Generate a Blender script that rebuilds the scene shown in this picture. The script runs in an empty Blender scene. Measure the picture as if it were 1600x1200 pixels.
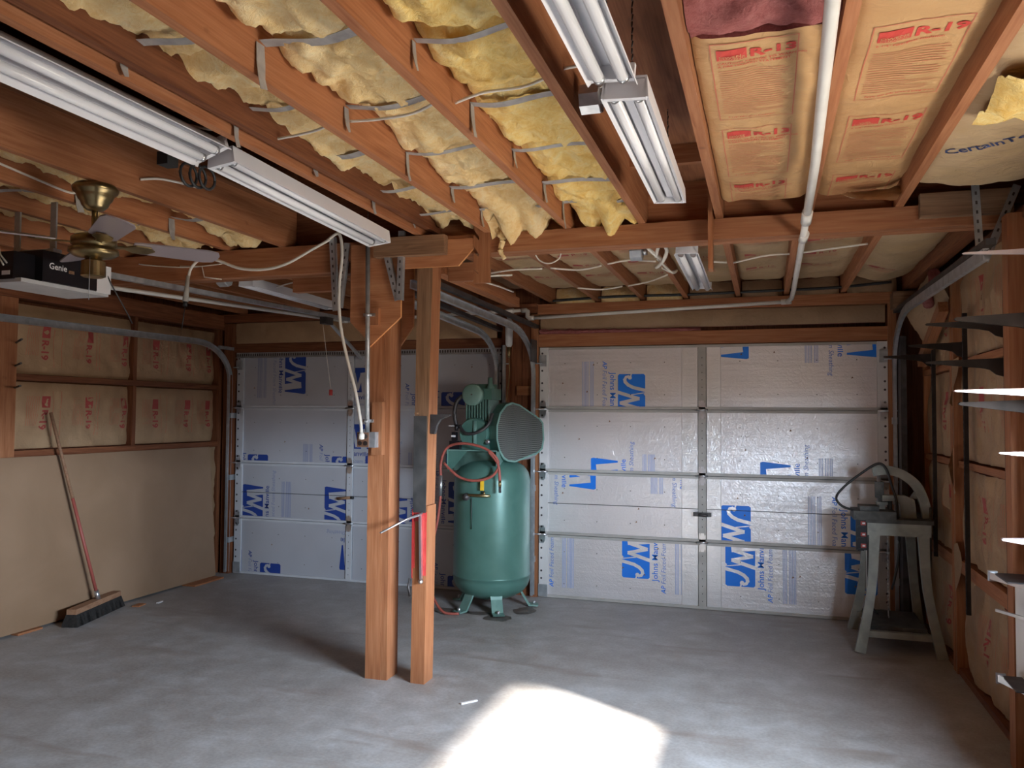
import bpy, math, random
from mathutils import Vector, Matrix, noise
random.seed(7)
R = math.radians
C = bpy.context.scene.collection
# ------------------------------------------------------------------ camera, sky, sun, exposure
FPX, YAW, PITCH, ROLL, EYE = 1250.4, 0.30702, 0.03824, 0.006874, 1.552
cam = bpy.data.cameras.new('camera'); camo = bpy.data.objects.new('camera', cam); C.objects.link(camo)
fw = Vector((-math.sin(YAW)*math.cos(PITCH), math.cos(YAW)*math.cos(PITCH), math.sin(PITCH)))
rt = Vector((math.cos(YAW), math.sin(YAW), 0)); up = rt.cross(fw)
rt2 = rt*math.cos(ROLL)+up*math.sin(ROLL); up2 = up*math.cos(ROLL)-rt*math.sin(ROLL)
camo.matrix_world = Matrix(((rt2.x, up2.x, -fw.x, 0), (rt2.y, up2.y, -fw.y, 0), (rt2.z, up2.z, -fw.z, EYE), (0, 0, 0, 1)))
cam.sensor_width = 36; cam.lens = FPX/1600*36; cam.clip_start = .05
sc = bpy.context.scene; sc.camera = camo
sc.view_settings.view_transform = 'Standard'; sc.view_settings.look = 'None'
sc.view_settings.exposure = 0.15; sc.view_settings.gamma = 1.0; sc.view_settings.use_curve_mapping = False
w = bpy.data.worlds.new('sky'); sc.world = w; w.use_nodes = True
wn = w.node_tree; bgn = wn.nodes['Background']; tcw = wn.nodes.new('ShaderNodeTexCoord'); sxyz = wn.nodes.new('ShaderNodeSeparateXYZ'); rw = wn.nodes.new('ShaderNodeValToRGB')
wn.links.new(tcw.outputs['Generated'], sxyz.inputs[0]); wn.links.new(sxyz.outputs['Z'], rw.inputs[0]); wn.links.new(rw.outputs[0], bgn.inputs[0])
e = rw.color_ramp.elements; e[0].position = 0; e[0].color = (.12, .11, .095, 1); e[1].position = .06; e[1].color = (.70, .84, 1, 1)   # sunlit ground below, hazy sky above
bgn.inputs[1].default_value = 140.0
sun = bpy.data.lights.new('sun', 'SUN'); sun.energy = 88; sun.angle = R(5); sun.color = (1, .95, .87)
suno = bpy.data.objects.new('sun', sun); C.objects.link(suno)
el = R(33); sdir = Vector((-.893*math.cos(el), .451*math.cos(el), -math.sin(el)))
suno.rotation_euler = sdir.to_track_quat('-Z', 'Y').to_euler(); suno.location = (3, 0, 4)
def portal(loc, sx, sy, rot):
    l = bpy.data.lights.new('sky_portal', 'AREA'); l.shape = 'RECTANGLE'; l.size = sx; l.size_y = sy; l.cycles.is_portal = True
    o = bpy.data.objects.new('sky_portal', l); C.objects.link(o); o.location = loc; o.rotation_euler = rot
portal((1.30, 2.39, 1.57), .52, 1.58, (0, R(90), 0))        # window in the right wall, outside the frame
# ------------------------------------------------------------------ materials
MAT = {}
def mat(name, col, rough=.6, metal=0, spec=.5):
    m = bpy.data.materials.new(name); m.use_nodes = True
    b = m.node_tree.nodes['Principled BSDF']
    b.inputs['Base Color'].default_value = (*col, 1); b.inputs['Roughness'].default_value = rough
    b.inputs['Metallic'].default_value = metal; b.inputs['Specular IOR Level'].default_value = spec
    MAT[name] = m; return m, m.node_tree, b
def ramp(nt, fac, stops):
    r = nt.nodes.new('ShaderNodeValToRGB'); e = r.color_ramp.elements
    while len(e) < len(stops): e.new(.5)
    for x, (p, c) in zip(e, stops): x.position = p; x.color = (*c, 1)
    nt.links.new(fac, r.inputs[0]); return r.outputs[0]
def coords(nt, scale, rnd=True):
    tc = nt.nodes.new('ShaderNodeTexCoord'); mp = nt.nodes.new('ShaderNodeMapping'); mp.inputs['Scale'].default_value = scale
    nt.links.new(tc.outputs['Object'], mp.inputs[0])
    if rnd:
        oi = nt.nodes.new('ShaderNodeObjectInfo'); mu = nt.nodes.new('ShaderNodeMath'); mu.operation = 'MULTIPLY'; mu.inputs[1].default_value = 37
        nt.links.new(oi.outputs['Random'], mu.inputs[0]); nt.links.new(mu.outputs[0], mp.inputs['Location'])
    return mp.outputs[0]
def nz(nt, vec, scale, detail=4, dist=0, rough=.5):
    n = nt.nodes.new('ShaderNodeTexNoise'); n.inputs['Scale'].default_value = scale; n.inputs['Detail'].default_value = detail
    n.inputs['Distortion'].default_value = dist; n.inputs['Roughness'].default_value = rough; nt.links.new(vec, n.inputs['Vector']); return n.outputs['Fac']
def mixc(nt, fac, a, b, mode='MIX'):
    m = nt.nodes.new('ShaderNodeMix'); m.data_type = 'RGBA'; m.blend_type = mode
    for k, v in ((0, fac), (6, a), (7, b)):
        if isinstance(v, (int, float)): m.inputs[k].default_value = v
        elif isinstance(v, tuple): m.inputs[k].default_value = (*v, 1)
        else: nt.links.new(v, m.inputs[k])
    return m.outputs[2]
def bump(nt, b, h, strength, dist=.01):
    n = nt.nodes.new('ShaderNodeBump'); n.inputs['Strength'].default_value = strength; n.inputs['Distance'].default_value = dist
    nt.links.new(h, n.inputs['Height']); nt.links.new(n.outputs[0], b.inputs['Normal'])
def wood(name, dark, mid, light, axis, knots=True, stretch=14):
    m, nt, b = mat(name, mid, .62, 0, .3)
    s = [stretch]*3; s['xyz'.index(axis)] = 1.0
    v = coords(nt, s)
    g = nz(nt, v, 2.2, 6, 1.2); col = ramp(nt, g, ((.3, dark), (.5, mid), (.72, light)))
    s2 = [22]*3; s2['xyz'.index(axis)] = .7
    f = nz(nt, coords(nt, s2), 6, 3); col = mixc(nt, .35, col, ramp(nt, f, ((.35, dark), (.65, light))))
    if knots:
        s3 = [9]*3; s3['xyz'.index(axis)] = 5
        k = nz(nt, coords(nt, s3), 1.0, 2); col = mixc(nt, ramp(nt, k, ((.76, (0, 0, 0)), (.82, (.6, .6, .6)))), col, tuple(x*.5 for x in dark))
    oi = nt.nodes.new('ShaderNodeObjectInfo'); t = ramp(nt, oi.outputs['Random'], ((0, (.8, .8, .8)), (1, (1.12, 1.08, 1.05))))
    col = mixc(nt, 1.0, col, t, 'MULTIPLY')
    nt.links.new(col, b.inputs['Base Color']); bump(nt, b, f, .15, .004)
for ax in 'xyz':
    wood('fir_'+ax, (.28, .10, .042), (.385, .155, .066), (.47, .215, .105), ax)
    wood('oldfir_'+ax, (.16, .085, .045), (.26, .145, .08), (.36, .21, .12), ax)
    wood('cedar_'+ax, (.12, .035, .015), (.20, .07, .03), (.28, .11, .05), ax)
wood('ply_z', (.33, .12, .05), (.45, .19, .085), (.53, .26, .13), 'x', False, 5)
wood('deck', (.15, .06, .028), (.25, .105, .05), (.33, .15, .075), 'y', False, 4)
wood('ply_edge', (.6, .26, .09), (.68, .32, .12), (.75, .38, .16), 'x', False, 4)
wood('broomwood', (.25, .12, .07), (.35, .19, .11), (.42, .25, .15), 'y', False)
m, nt, b = mat('concrete', (.4, .4, .4), .55, 0, .4)
v = coords(nt, (1, 1, 1), False)
n1 = nz(nt, v, .9, 6, .6); n2 = nz(nt, v, 5, 8, .3, .65); n3 = nz(nt, v, 60, 3)
col = ramp(nt, n1, ((.3, (.25, .215, .19)), (.5, (.345, .315, .295)), (.7, (.48, .475, .48))))
col = mixc(nt, .6, col, ramp(nt, n2, ((.3, (.23, .20, .18)), (.5, (.36, .335, .32)), (.72, (.54, .54, .555)))))
col = mixc(nt, .15, col, ramp(nt, n3, ((.35, (.25, .25, .25)), (.65, (.6, .6, .6)))))
vx = coords(nt, (.5, 2.4, 1), False); st = nz(nt, vx, 1.6, 4, .5)
col = mixc(nt, ramp(nt, st, ((.60, (0, 0, 0)), (.72, (.55, .55, .55)))), col, (.24, .185, .15))
nt.links.new(col, b.inputs['Base Color']); bump(nt, b, n2, .12, .004)
nt.links.new(ramp(nt, n2, ((.3, (.42,)*3), (.7, (.7,)*3))), b.inputs['Roughness'])
def fiber(name, a, mid, c):
    m, nt, b = mat(name, mid, 1, 0, .05); v = coords(nt, (1, 1, 1))
    n1 = nz(nt, v, 7, 6, 1.2, .62); n2 = nz(nt, v, 45, 5, .8, .7)
    col = ramp(nt, n1, ((.3, a), (.5, mid), (.7, c))); col = mixc(nt, .4, col, ramp(nt, n2, ((.3, a), (.7, c))))
    nt.links.new(col, b.inputs['Base Color']); bump(nt, b, n2, .8, .012)
    b.inputs['Subsurface Weight'].default_value = 0
fiber('yellow_wool', (.84, .47, .09), (.97, .70, .24), (.985, .84, .45))
fiber('pale_wool', (.82, .50, .17), (.96, .70, .33), (.985, .84, .53))
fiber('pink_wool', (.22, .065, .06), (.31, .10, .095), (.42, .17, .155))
def kraftmat(name, a, c):
    m, nt, b = mat(name, a, .55, 0, .35); v = coords(nt, (1, 1, 1))
    n1 = nz(nt, v, 3, 5, .8); n2 = nz(nt, v, 14, 4, 1.5)
    nt.links.new(ramp(nt, n1, ((.3, a), (.7, c))), b.inputs['Base Color']); bump(nt, b, n2, .5, .012)
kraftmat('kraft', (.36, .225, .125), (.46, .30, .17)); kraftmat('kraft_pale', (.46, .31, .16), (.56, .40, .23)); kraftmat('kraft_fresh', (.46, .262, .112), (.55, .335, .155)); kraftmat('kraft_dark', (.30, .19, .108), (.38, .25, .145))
mat('red_print', (.55, .055, .04), .6); mat('red_faint', (.52, .15, .085), .6); mat('navy_print', (.03, .05, .14), .6); mat('red_dull', (.40, .06, .05), .6)
def noisy(name, a, c, rough, metal, scale=6, bmp=0):
    m, nt, b = mat(name, a, rough, metal); v = coords(nt, (1, 1, 1)); n = nz(nt, v, scale, 5, .6)
    nt.links.new(ramp(nt, n, ((.35, a), (.68, c))), b.inputs['Base Color'])
    if bmp: bump(nt, b, n, bmp, .005)
def foilmat(name, c, rough, metal, rec):
    m, nt, b = mat(name, c, rough, metal, .5); v = coords(nt, (1, 1, 1)); n = nz(nt, v, 22, 6, 2.2, .6); n2 = nz(nt, v, 2.0, 2)
    n3 = nz(nt, coords(nt, (1.2, 1, 26)), 1.0, 3)
    mx = nt.nodes.new('ShaderNodeMath'); mx.operation = 'ADD'; nt.links.new(n, mx.inputs[0]); nt.links.new(n3, mx.inputs[1])
    bump(nt, b, mx.outputs[0], rec, .006)
    nt.links.new(ramp(nt, n2, ((.3, tuple(x*.9 for x in c)), (.7, c))), b.inputs['Base Color'])
foilmat('foil', (.88, .845, .85), .33, .48, .5); foilmat('foil_bright', (.95, .94, .94), .28, .52, .45); foilmat('foil_shaded', (.52, .535, .585), .40, .2, .12)  # left door's foil dimmed and blued to carry its weaker sky light
mat('jm_blue', (.01, .20, .80), .45); mat('jm_light', (.16, .28, .66), .5); mat('jm_faint', (.38, .46, .72), .5); noisy('door_white', (.66, .64, .63), (.74, .72, .71), .45, 0); mat('jm_navy', (.014, .05, .27), .5); mat('jm_navy_faint', (.25, .29, .47), .5)
noisy('door_paint', (.40, .38, .35), (.50, .475, .445), .45, 0); noisy('door_paint_left', (.52, .53, .56), (.58, .59, .62), .5, 0)
noisy('galv', (.40, .42, .44), (.56, .58, .60), .38, .6, 14); noisy('dark_steel', (.055, .05, .05), (.11, .10, .10), .5, .5, 10); noisy('bright_steel', (.55, .56, .58), (.72, .72, .74), .3, .9, 10)
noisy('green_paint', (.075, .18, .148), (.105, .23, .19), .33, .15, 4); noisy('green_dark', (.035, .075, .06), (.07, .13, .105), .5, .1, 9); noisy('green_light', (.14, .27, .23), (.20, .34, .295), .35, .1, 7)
noisy('blotch_dark', (.10, .085, .075), (.17, .145, .13), .45, 0, 14); noisy('cast_grey', (.26, .28, .25), (.38, .395, .36), .6, .1, 9, .2); noisy('cast_dark', (.05, .05, .045), (.12, .115, .105), .6, .3, 12)
noisy('white_enamel', (.80, .79, .81), (.86, .85, .87), .35, 0, 3); mat('lamp_tube', (.90, .89, .90), .18); mat('lamp_cap', (.6, .6, .6), .3, .9)
noisy('pvc', (.70, .67, .62), (.80, .77, .72), .4, 0, 5); mat('romex', (.75, .70, .62), .5); mat('rubber', (.02, .02, .02), .5); mat('black_plastic', (.012, .011, .014), .3)
noisy('hose_red', (.32, .07, .05), (.42, .11, .08), .5, 0, 12); noisy('brass', (.25, .18, .08), (.42, .32, .16), .28, .9, 8); mat('yellow_paint', (.8, .5, .03), .4)
noisy('hardboard', (.27, .165, .095), (.32, .20, .12), .5, 0, 2.2); noisy('film', (.33, .30, .28), (.45, .42, .39), .55, 0, 20); mat('white_label', (.75, .73, .73), .4); mat('label_red', (.6, .04, .04), .4)
noisy('bristle', (.012, .01, .009), (.03, .025, .022), .9, 0, 60); mat('handle_red', (.38, .09, .07), .5); mat('blade', (.30, .25, .26), .35); noisy('red_paint', (.50, .035, .035), (.62, .06, .05), .45, 0, 14); noisy('black_patch', (.035, .035, .035), (.075, .072, .07), .45, 0, 8)
noisy('jacket', (.30, .28, .25), (.42, .38, .33), .6, 0, 9); mat('white_panel', (.85, .84, .83), .5); mat('outlet_brown', (.20, .10, .06), .4); mat('receptacle', (.03, .02, .018), .4); mat('red_led', (.6, .02, .01), .4)
noisy('bracket_brown_shade', (.022, .016, .013), (.04, .029, .024), .65, 0, 10); MAT['bracket_brown_shade'].node_tree.nodes['Principled BSDF'].inputs['Specular IOR Level'].default_value = .15; noisy('bracket_pink', (.55, .44, .43), (.66, .55, .54), .4, .3, 8); noisy('pegs', (.5, .5, .5), (.6, .6, .6), .4, 0, 8)  # bracket brown taken near black, with their shade put into the colour
m, nt, b = mat('guard_mesh', (.1, .1, .1), .5, .3)
v = coords(nt, (1, 1, 1), False); ck = nt.nodes.new('ShaderNodeTexChecker'); ck.inputs['Scale'].default_value = 130; ck.inputs[1].default_value = (.16, .165, .15, 1); ck.inputs[2].default_value = (.03, .03, .028, 1)
nt.links.new(v, ck.inputs['Vector']); nt.links.new(ck.outputs[0], b.inputs['Base Color'])
def M(x): return MAT[x]
# ------------------------------------------------------------------ mesh helpers
class MB:
    def __init__(s): s.v = []; s.f = []; s.m = []; s.mats = []; s.cur = 0; s.smooth = set()
    def use(s, name):
        if name not in s.mats: s.mats.append(name)
        s.cur = s.mats.index(name); return s
    def add(s, vs, fs, smooth=False):
        o = len(s.v); s.v += [tuple(x) for x in vs]
        for f in fs:
            if smooth: s.smooth.add(len(s.f))
            s.f.append(tuple(i+o for i in f)); s.m.append(s.cur)
        return s
    def box(s, a, b, T=None):
        x0, y0, z0 = a; x1, y1, z1 = b
        vs = [(x, y, z) for z in (z0, z1) for y in (y0, y1) for x in (x0, x1)]
        if T: vs = [T @ Vector(v) for v in vs]
        return s.add(vs, [(0, 2, 3, 1), (4, 5, 7, 6), (0, 1, 5, 4), (1, 3, 7, 5), (3, 2, 6, 7), (2, 0, 4, 6)])
    def bar(s, p, q, wx, wz, upv=(0, 0, 1)):
        p, q = Vector(p), Vector(q); d = (q-p).normalized(); r = d.cross(Vector(upv)).normalized(); u = r.cross(d)
        vs = [c+r*a*wx/2+u*bb*wz/2 for c in (p, q) for a, bb in ((-1, -1), (1, -1), (1, 1), (-1, 1))]
        return s.add(vs, [(0, 1, 2, 3)[::-1], (4, 5, 6, 7), (0, 1, 5, 4), (1, 2, 6, 5), (2, 3, 7, 6), (3, 0, 4, 7)])
    def prism(s, poly, d, T):                      # poly in local xy, extruded 0..d along local z, mapped by T
        n = len(poly); vs = [T @ Vector((x, y, z)) for z in (0, d) for x, y in poly]
        fs = [tuple(range(n))[::-1], tuple(range(n, 2*n))]+[(i, (i+1) % n, n+(i+1) % n, n+i) for i in range(n)]
        return s.add(vs, fs)
    def sweep(s, pts, prof, smooth=True, cap=True, upv=(0, 0, 1), scl=None):   # prof: list of (r,u) offsets
        pts = [Vector(p) for p in pts]; n = len(prof); vs = []
        for i, p in enumerate(pts):
            d = (pts[min(i+1, len(pts)-1)]-pts[max(i-1, 0)]).normalized(); r = d.cross(Vector(upv))
            if r.length < 1e-4: r = d.cross(Vector((1, 0, 0)))
            r.normalize(); u = r.cross(d); k = scl[i] if scl else 1
            vs += [p+r*a*k+u*bb*k for a, bb in prof]
        fs = [(i*n+j, i*n+(j+1) % n, (i+1)*n+(j+1) % n, (i+1)*n+j) for i in range(len(pts)-1) for j in range(n)]
        s.add(vs, fs, smooth)
        if cap: o = len(s.v)-len(vs); s.f += [tuple(o+j for j in range(n))[::-1], tuple(o+len(vs)-n+j for j in range(n))]; s.m += [s.cur]*2
        return s
    def tube(s, pts, r, n=8, curve=False, scl=None, upv=(0, 0, 1)):
        if curve: pts = smoothpath(pts)
        return s.sweep(pts, [(r*math.cos(2*math.pi*k/n), r*math.sin(2*math.pi*k/n)) for k in range(n)], upv=upv, scl=scl)
    def lathe(s, prof, T=None, n=24, smooth=True):   # prof (r,z)
        vs = [];
        for r, z in prof:
            for k in range(n):
                a = 2*math.pi*k/n; p = Vector((r*math.cos(a), r*math.sin(a), z)); vs.append(T @ p if T else p)
        fs = [(i*n+j, i*n+(j+1) % n, (i+1)*n+(j+1) % n, (i+1)*n+j) for i in range(len(prof)-1) for j in range(n)]
        s.add(vs, fs, smooth)
        o = len(s.v)-len(vs)
        if prof[0][0] > 1e-4: s.f.append(tuple(o+j for j in range(n))[::-1]); s.m.append(s.cur)
        if prof[-1][0] > 1e-4: s.f.append(tuple(o+len(vs)-n+j for j in range(n))); s.m.append(s.cur)
        return s
    def grid(s, fn, nu, nv, smooth=True):
        vs = [fn(i/nu, j/nv) for j in range(nv+1) for i in range(nu+1)]; k = nu+1
        return s.add(vs, [(j*k+i, j*k+i+1, (j+1)*k+i+1, (j+1)*k+i) for j in range(nv) for i in range(nu)], smooth)
    def build(s, name, m=None, parent=None, loc=None):
        o0 = Vector(loc) if loc is not None else (Vector(parent['_w']) if parent is not None else Vector((0, 0, 0)))
        me = bpy.data.meshes.new(name); me.from_pydata([tuple(Vector(v)-o0) for v in s.v], [], s.f)
        if m is not None and not s.mats: s.mats = [m]; s.m = [0]*len(s.f)
        for x in s.mats: me.materials.append(M(x))
        me.polygons.foreach_set('material_index', s.m)
        me.polygons.foreach_set('use_smooth', [i in s.smooth for i in range(len(s.f))])
        me.update(); ob = bpy.data.objects.new(name, me); C.objects.link(ob)
        if parent is not None:
            ob.parent = parent; ob.location = o0-Vector(parent['_w'])
        else: ob.location = o0
        ob['_w'] = tuple(o0); return ob
def smoothpath(pts, k=6):
    P = [Vector(p) for p in pts]; out = []
    for i in range(len(P)-1):
        a, b, c, d = P[max(i-1, 0)], P[i], P[i+1], P[min(i+2, len(P)-1)]
        for t in range(k):
            t /= k; out.append(.5*((2*b)+(c-a)*t+(2*a-5*b+4*c-d)*t*t+(3*b-a-3*c+d)*t**3))
    return out+[P[-1]]
def tag(o, label=None, cat=None, group=None, kind=None):
    if label: o['label'] = label
    if cat: o['category'] = cat
    if group: o['group'] = group
    if kind: o['kind'] = kind
    return o
def thing(name, label, cat, loc, group=None, kind=None):
    o = bpy.data.objects.new(name, None); C.objects.link(o); o.location = loc; o['_w'] = tuple(loc); o.empty_display_size = .1
    return tag(o, label, cat, group, kind)
def bx(name, a, b, m, parent=None, loc=None): return MB().box(a, b).build(name, m, parent, loc if loc is not None or parent is not None else ((a[0]+b[0])/2, (a[1]+b[1])/2, a[2]))
def frame(o, x, y, z):                                   # 4x4 from origin and axes
    x, y, z = Vector(x), Vector(y), Vector(z)
    return Matrix(((x.x, y.x, z.x, o[0]), (x.y, y.y, z.y, o[1]), (x.z, y.z, z.z, o[2]), (0, 0, 0, 1)))
TXT = {}
def text2d(s, size=1.0, bold=0.0, shear=0.0):
    key = (s, bold, shear)
    if key not in TXT:
        cu = bpy.data.curves.new('t', 'FONT'); cu.body = s; cu.size = 1; cu.offset = bold; cu.shear = shear; cu.resolution_u = 2
        ob = bpy.data.objects.new('t', cu); C.objects.link(ob); dg = bpy.context.evaluated_depsgraph_get(); me = ob.evaluated_get(dg).to_mesh()
        TXT[key] = ([(v.co.x, v.co.y) for v in me.vertices], [tuple(p.vertices) for p in me.polygons])
        ob.evaluated_get(dg).to_mesh_clear(); bpy.data.objects.remove(ob); bpy.data.curves.remove(cu)
    vs, fs = TXT[key]
    return [[(vs[i][0]*size, vs[i][1]*size) for i in f] for f in fs]
def clip(poly, x0, x1, y0, y1):
    for ax, lim, sg in ((0, x0, 1), (0, x1, -1), (1, y0, 1), (1, y1, -1)):
        out = []
        for i in range(len(poly)):
            a, b = poly[i], poly[(i+1) % len(poly)]; da, db = sg*(a[ax]-lim), sg*(b[ax]-lim)
            if da >= 0: out.append(a)
            if (da >= 0) != (db >= 0):
                t = da/(da-db); out.append((a[0]+(b[0]-a[0])*t, a[1]+(b[1]-a[1])*t))
        poly = out
        if len(poly) < 3: return []
    return poly
def rectp(x0, y0, x1, y1, n=1):
    return [[(x0+(x1-x0)*i/n, y0), (x0+(x1-x0)*(i+1)/n, y0), (x0+(x1-x0)*(i+1)/n, y1), (x0+(x1-x0)*i/n, y1)] for i in range(n)]
def stroke(pts, wd):                                     # quads along a 2-d polyline
    out = []
    for (x0, y0), (x1, y1) in zip(pts, pts[1:]):
        l = math.hypot(x1-x0, y1-y0); nx, ny = -(y1-y0)/l*wd/2, (x1-x0)/l*wd/2; ex, ey = (x1-x0)/l*wd*.25, (y1-y0)/l*wd*.25
        out.append([(x0+nx-ex, y0+ny-ey), (x0-nx-ex, y0-ny-ey), (x1-nx+ex, y1-ny+ey), (x1+nx+ex, y1+ny+ey)])
    return out
# ------------------------------------------------------------------ the setting
floor = tag(bx('floor', (-5.35, -1.2, -.12), (1.35, 6.95, 0), 'concrete', loc=(0, 0, 0)), kind='structure')
JB, JT = 2.585, 2.82                                      # front joists: underside and top
XS = -5.22; XR = 1.22
wl = tag(bx('wall_left', (XS-.1, -1.2, 0), (XS, 6.95, 3.6), 'cedar_z', loc=(XS, 2, 0)), kind='structure')
wr = MB()
for a, b in (((XR, -1.2, 0), (XR+.08, 1.6, 3.6)), ((XR, 3.18, 0), (XR+.08, 6.95, 3.6)), ((XR, 1.6, 0), (XR+.08, 3.18, 1.31)), ((XR, 1.6, 1.83), (XR+.08, 3.18, 3.6))): wr.box(a, b)
wr = tag(wr.build('wall_right', 'cedar_z', loc=(XR, 2, 0)), kind='structure')
wf = MB()
for a, b in (((-5.35, -1.2, 0), (1.35, -1.1, 3.6)),): wf.box(a, b)
tag(wf.build('wall_front', 'cedar_z', loc=(0, -1.1, 0)), kind='structure')
YB = 6.668
wb = MB()
for a, b in (((-5.35, 6.755, 0), (1.35, 6.85, 3.6)), ((-2.19, 6.70, 0), (-1.87, 6.76, 3.6))): wb.box(a, b)
wb = tag(wb.build('wall_back', 'cedar_z', loc=(-2, 6.75, 0)), kind='structure')
bx('stud', (-2.19, 6.62, 0), (-2.12, 6.70, 2.4), 'cedar_z', wb); bx('stud', (-1.93, 6.63, 0), (-1.865, 6.70, 2.42), 'fir_z', wb)
bx('plank', (-2.115, 6.655, 0), (-2.02, 6.70, 2.4), 'cedar_z', wb); bx('plank', (-2.015, 6.65, 0), (-1.935, 6.70, 2.4), 'cedar_z', wb)
bx('blocking', (-2.06, 6.63, 1.72), (-1.93, 6.655, 1.80), 'fir_x', wb)
bx('stud', (.885, 6.62, 0), (.945, 6.75, 2.42), 'fir_z', wb); bx('stud', (-5.05, 6.60, 0), (-4.955, 6.75, 2.42), 'cedar_z', wb)
bx('header', (-1.865, 6.64, 2.137), (.885, 6.75, 2.245), 'fir_x', wb); bx('header', (-4.955, 6.64, 2.137), (-2.19, 6.75, 2.22), 'cedar_x', wb)
bx('top_plate', (-1.865, 6.60, 2.415), (1.2, 6.75, 2.50), 'fir_x', wb); bx('top_plate', (-5.1, 6.60, 2.43), (-1.87, 6.75, 2.51), 'cedar_x', wb)
# ceiling: attic floor deck above the joists (open bay over the left shop lights), roof far above
cd = MB().use('deck')
for a, b in (((-5.3, -1.2, JT), (-2.84, 4.45, JT+.02)), ((-1.93, -1.2, JT), (1.3, 4.45, JT+.02)), ((-5.3, 4.45, 2.66), (1.3, 6.9, 2.68)), ((-5.3, -1.2, 3.6), (1.3, 6.95, 3.65)), ((-5.3, 4.43, 2.66), (1.3, 4.45, 3.6))): cd.box(a, b)
ceil = tag(cd.build('ceiling', loc=(-2, 3, JT)), kind='structure')
jm = None
def instbox(proto, dx, dy=0, dz=0):
    o = proto.copy(); C.objects.link(o); o.location = proto.location+Vector((dx, dy, dz)); return o
JX = [-4.93, -4.52, -4.11, -3.70, -3.27, -2.86, -1.91, -1.5, -1.04, -.63, -.225, .215, .63]
def board(name, x0, x1, y0, y1, z0, z1, m, parent):       # origin on the board itself so each grain differs
    o = MB().box((x0, y0, z0), (x1, y1, z1)).build(name, m, parent, loc=((x0+x1)/2, (y0+y1)/2, z0)); return o
jp = board('joist', JX[0]-.019, JX[0]+.019, -1.1, 4.42, JB, JT, 'fir_y', ceil)
for x in JX[1:]: instbox(jp, x-JX[0])
for x in (-2.88, -1.89): board('joist', x-.019+(.039 if x < -2 else -.039)*-1, x+.019+(.039 if x < -2 else -.039)*-1, -1.1, 4.42, JB+.03, JT+.2, 'cedar_y', ceil)
for a, b in zip(JX, JX[1:]):
    if b-a < .6: board('blocking', a+.02, b-.02, 4.375, 4.413, JB+.002, JT, 'fir_x', ceil)
board('blocking', .65, 1.2, 4.375, 4.413, JB+.002, JT, 'cedar_x', ceil); board('blocking', -2.84, -1.93, 4.40, 4.43, JB+.002, JT+.4, 'cedar_x', ceil)
board('blocking', -.61, -.245, 3.75, 3.79, 2.73, JT, 'fir_x', ceil)
RX = [-4.85, -4.45, -4.05, -3.65, -3.25, -2.85, -2.45, -2.1, -1.74, -1.345, -.965, -.615, -.205, .16, .575]
rp = board('rafter', RX[0]-.019, RX[0]+.019, 4.425, 6.66, 2.513, 2.66, 'fir_y', ceil)
for x in RX[1:]: instbox(rp, x-RX[0])
board('rafter', .985, 1.06, 4.43, 6.6, 2.50, 2.66, 'cedar_y', ceil)
board('beam', -2.2, 1.12, 4.28, 4.345, 2.475, JB-.001, 'fir_x', ceil); board('beam', -2.2, 1.12, 4.352, 4.418, 2.475, JB-.001, 'fir_x', ceil)
board('beam', -5.2, -2.44, 4.28, 4.345, 2.41, JB-.001, 'fir_x', ceil); board('beam', -5.2, -2.2, 4.352, 4.418, 2.41, JB-.001, 'fir_x', ceil)
board('beam', -2.44, -2.2, 4.28, 4.345, 2.475, JB-.001, 'fir_x', ceil)
board('joist', -2.9, -2.62, 4.46, 4.52, 2.33, 2.50, 'fir_x', ceil)
board('blocking', -1.84, -1.60, 4.50, 4.56, 2.36, 2.47, 'fir_x', ceil); board('blocking', -1.93, -1.845, 4.46, 6.0, 2.40, 2.47, 'fir_y', ceil)
# wall framing
for y in (5.50, 5.56): board('stud', 1.10, XR, y, y+.045, 0, 2.45, 'fir_z', wr)
for y in (3.55, 6.58): board('stud', 1.12, XR, y, y+.04, 0, 2.45, 'fir_z', wr)
for z, h in ((.615, .075), (1.25, .04), (1.86, .04)):
    board('girt', 1.12, XR, 4.26, 5.495, z, z+h, 'fir_y', wr); board('girt', 1.12, XR, 5.61, 6.57, z, z+h, 'fir_y', wr)
board('sill_plate', 1.11, XR, 4.26, 6.6, 0, .04, 'cedar_y', wr); board('top_plate', 1.10, XR, 3.2, 6.6, 2.45, 2.50, 'cedar_y', wr)
for z in (1.775, 1.225): board('girt', XS, -5.09, 4.365, 6.58, z, z+.045, 'cedar_y', wl)
for y in (5.49,): board('stud', XS, -5.11, y, y+.04, 1.27, 2.4, 'cedar_z', wl)
board('stud', XS, -5.09, 6.58, 6.67, 0, 2.45, 'cedar_z', wl); board('top_plate', XS, -5.06, 2.5, 6.66, 2.36, 2.50, 'cedar_y', wl)
board('stud', XS, -5.085, 4.215, 4.36, 0, 2.405, 'fir_z', wl)
board('stud', 1.04, XR, 4.075, 4.165, 0, 2.475, 'fir_z', wr); board('stud', 1.075, XR, 4.17, 4.255, 0, 2.475, 'fir_z', wr)
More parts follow.
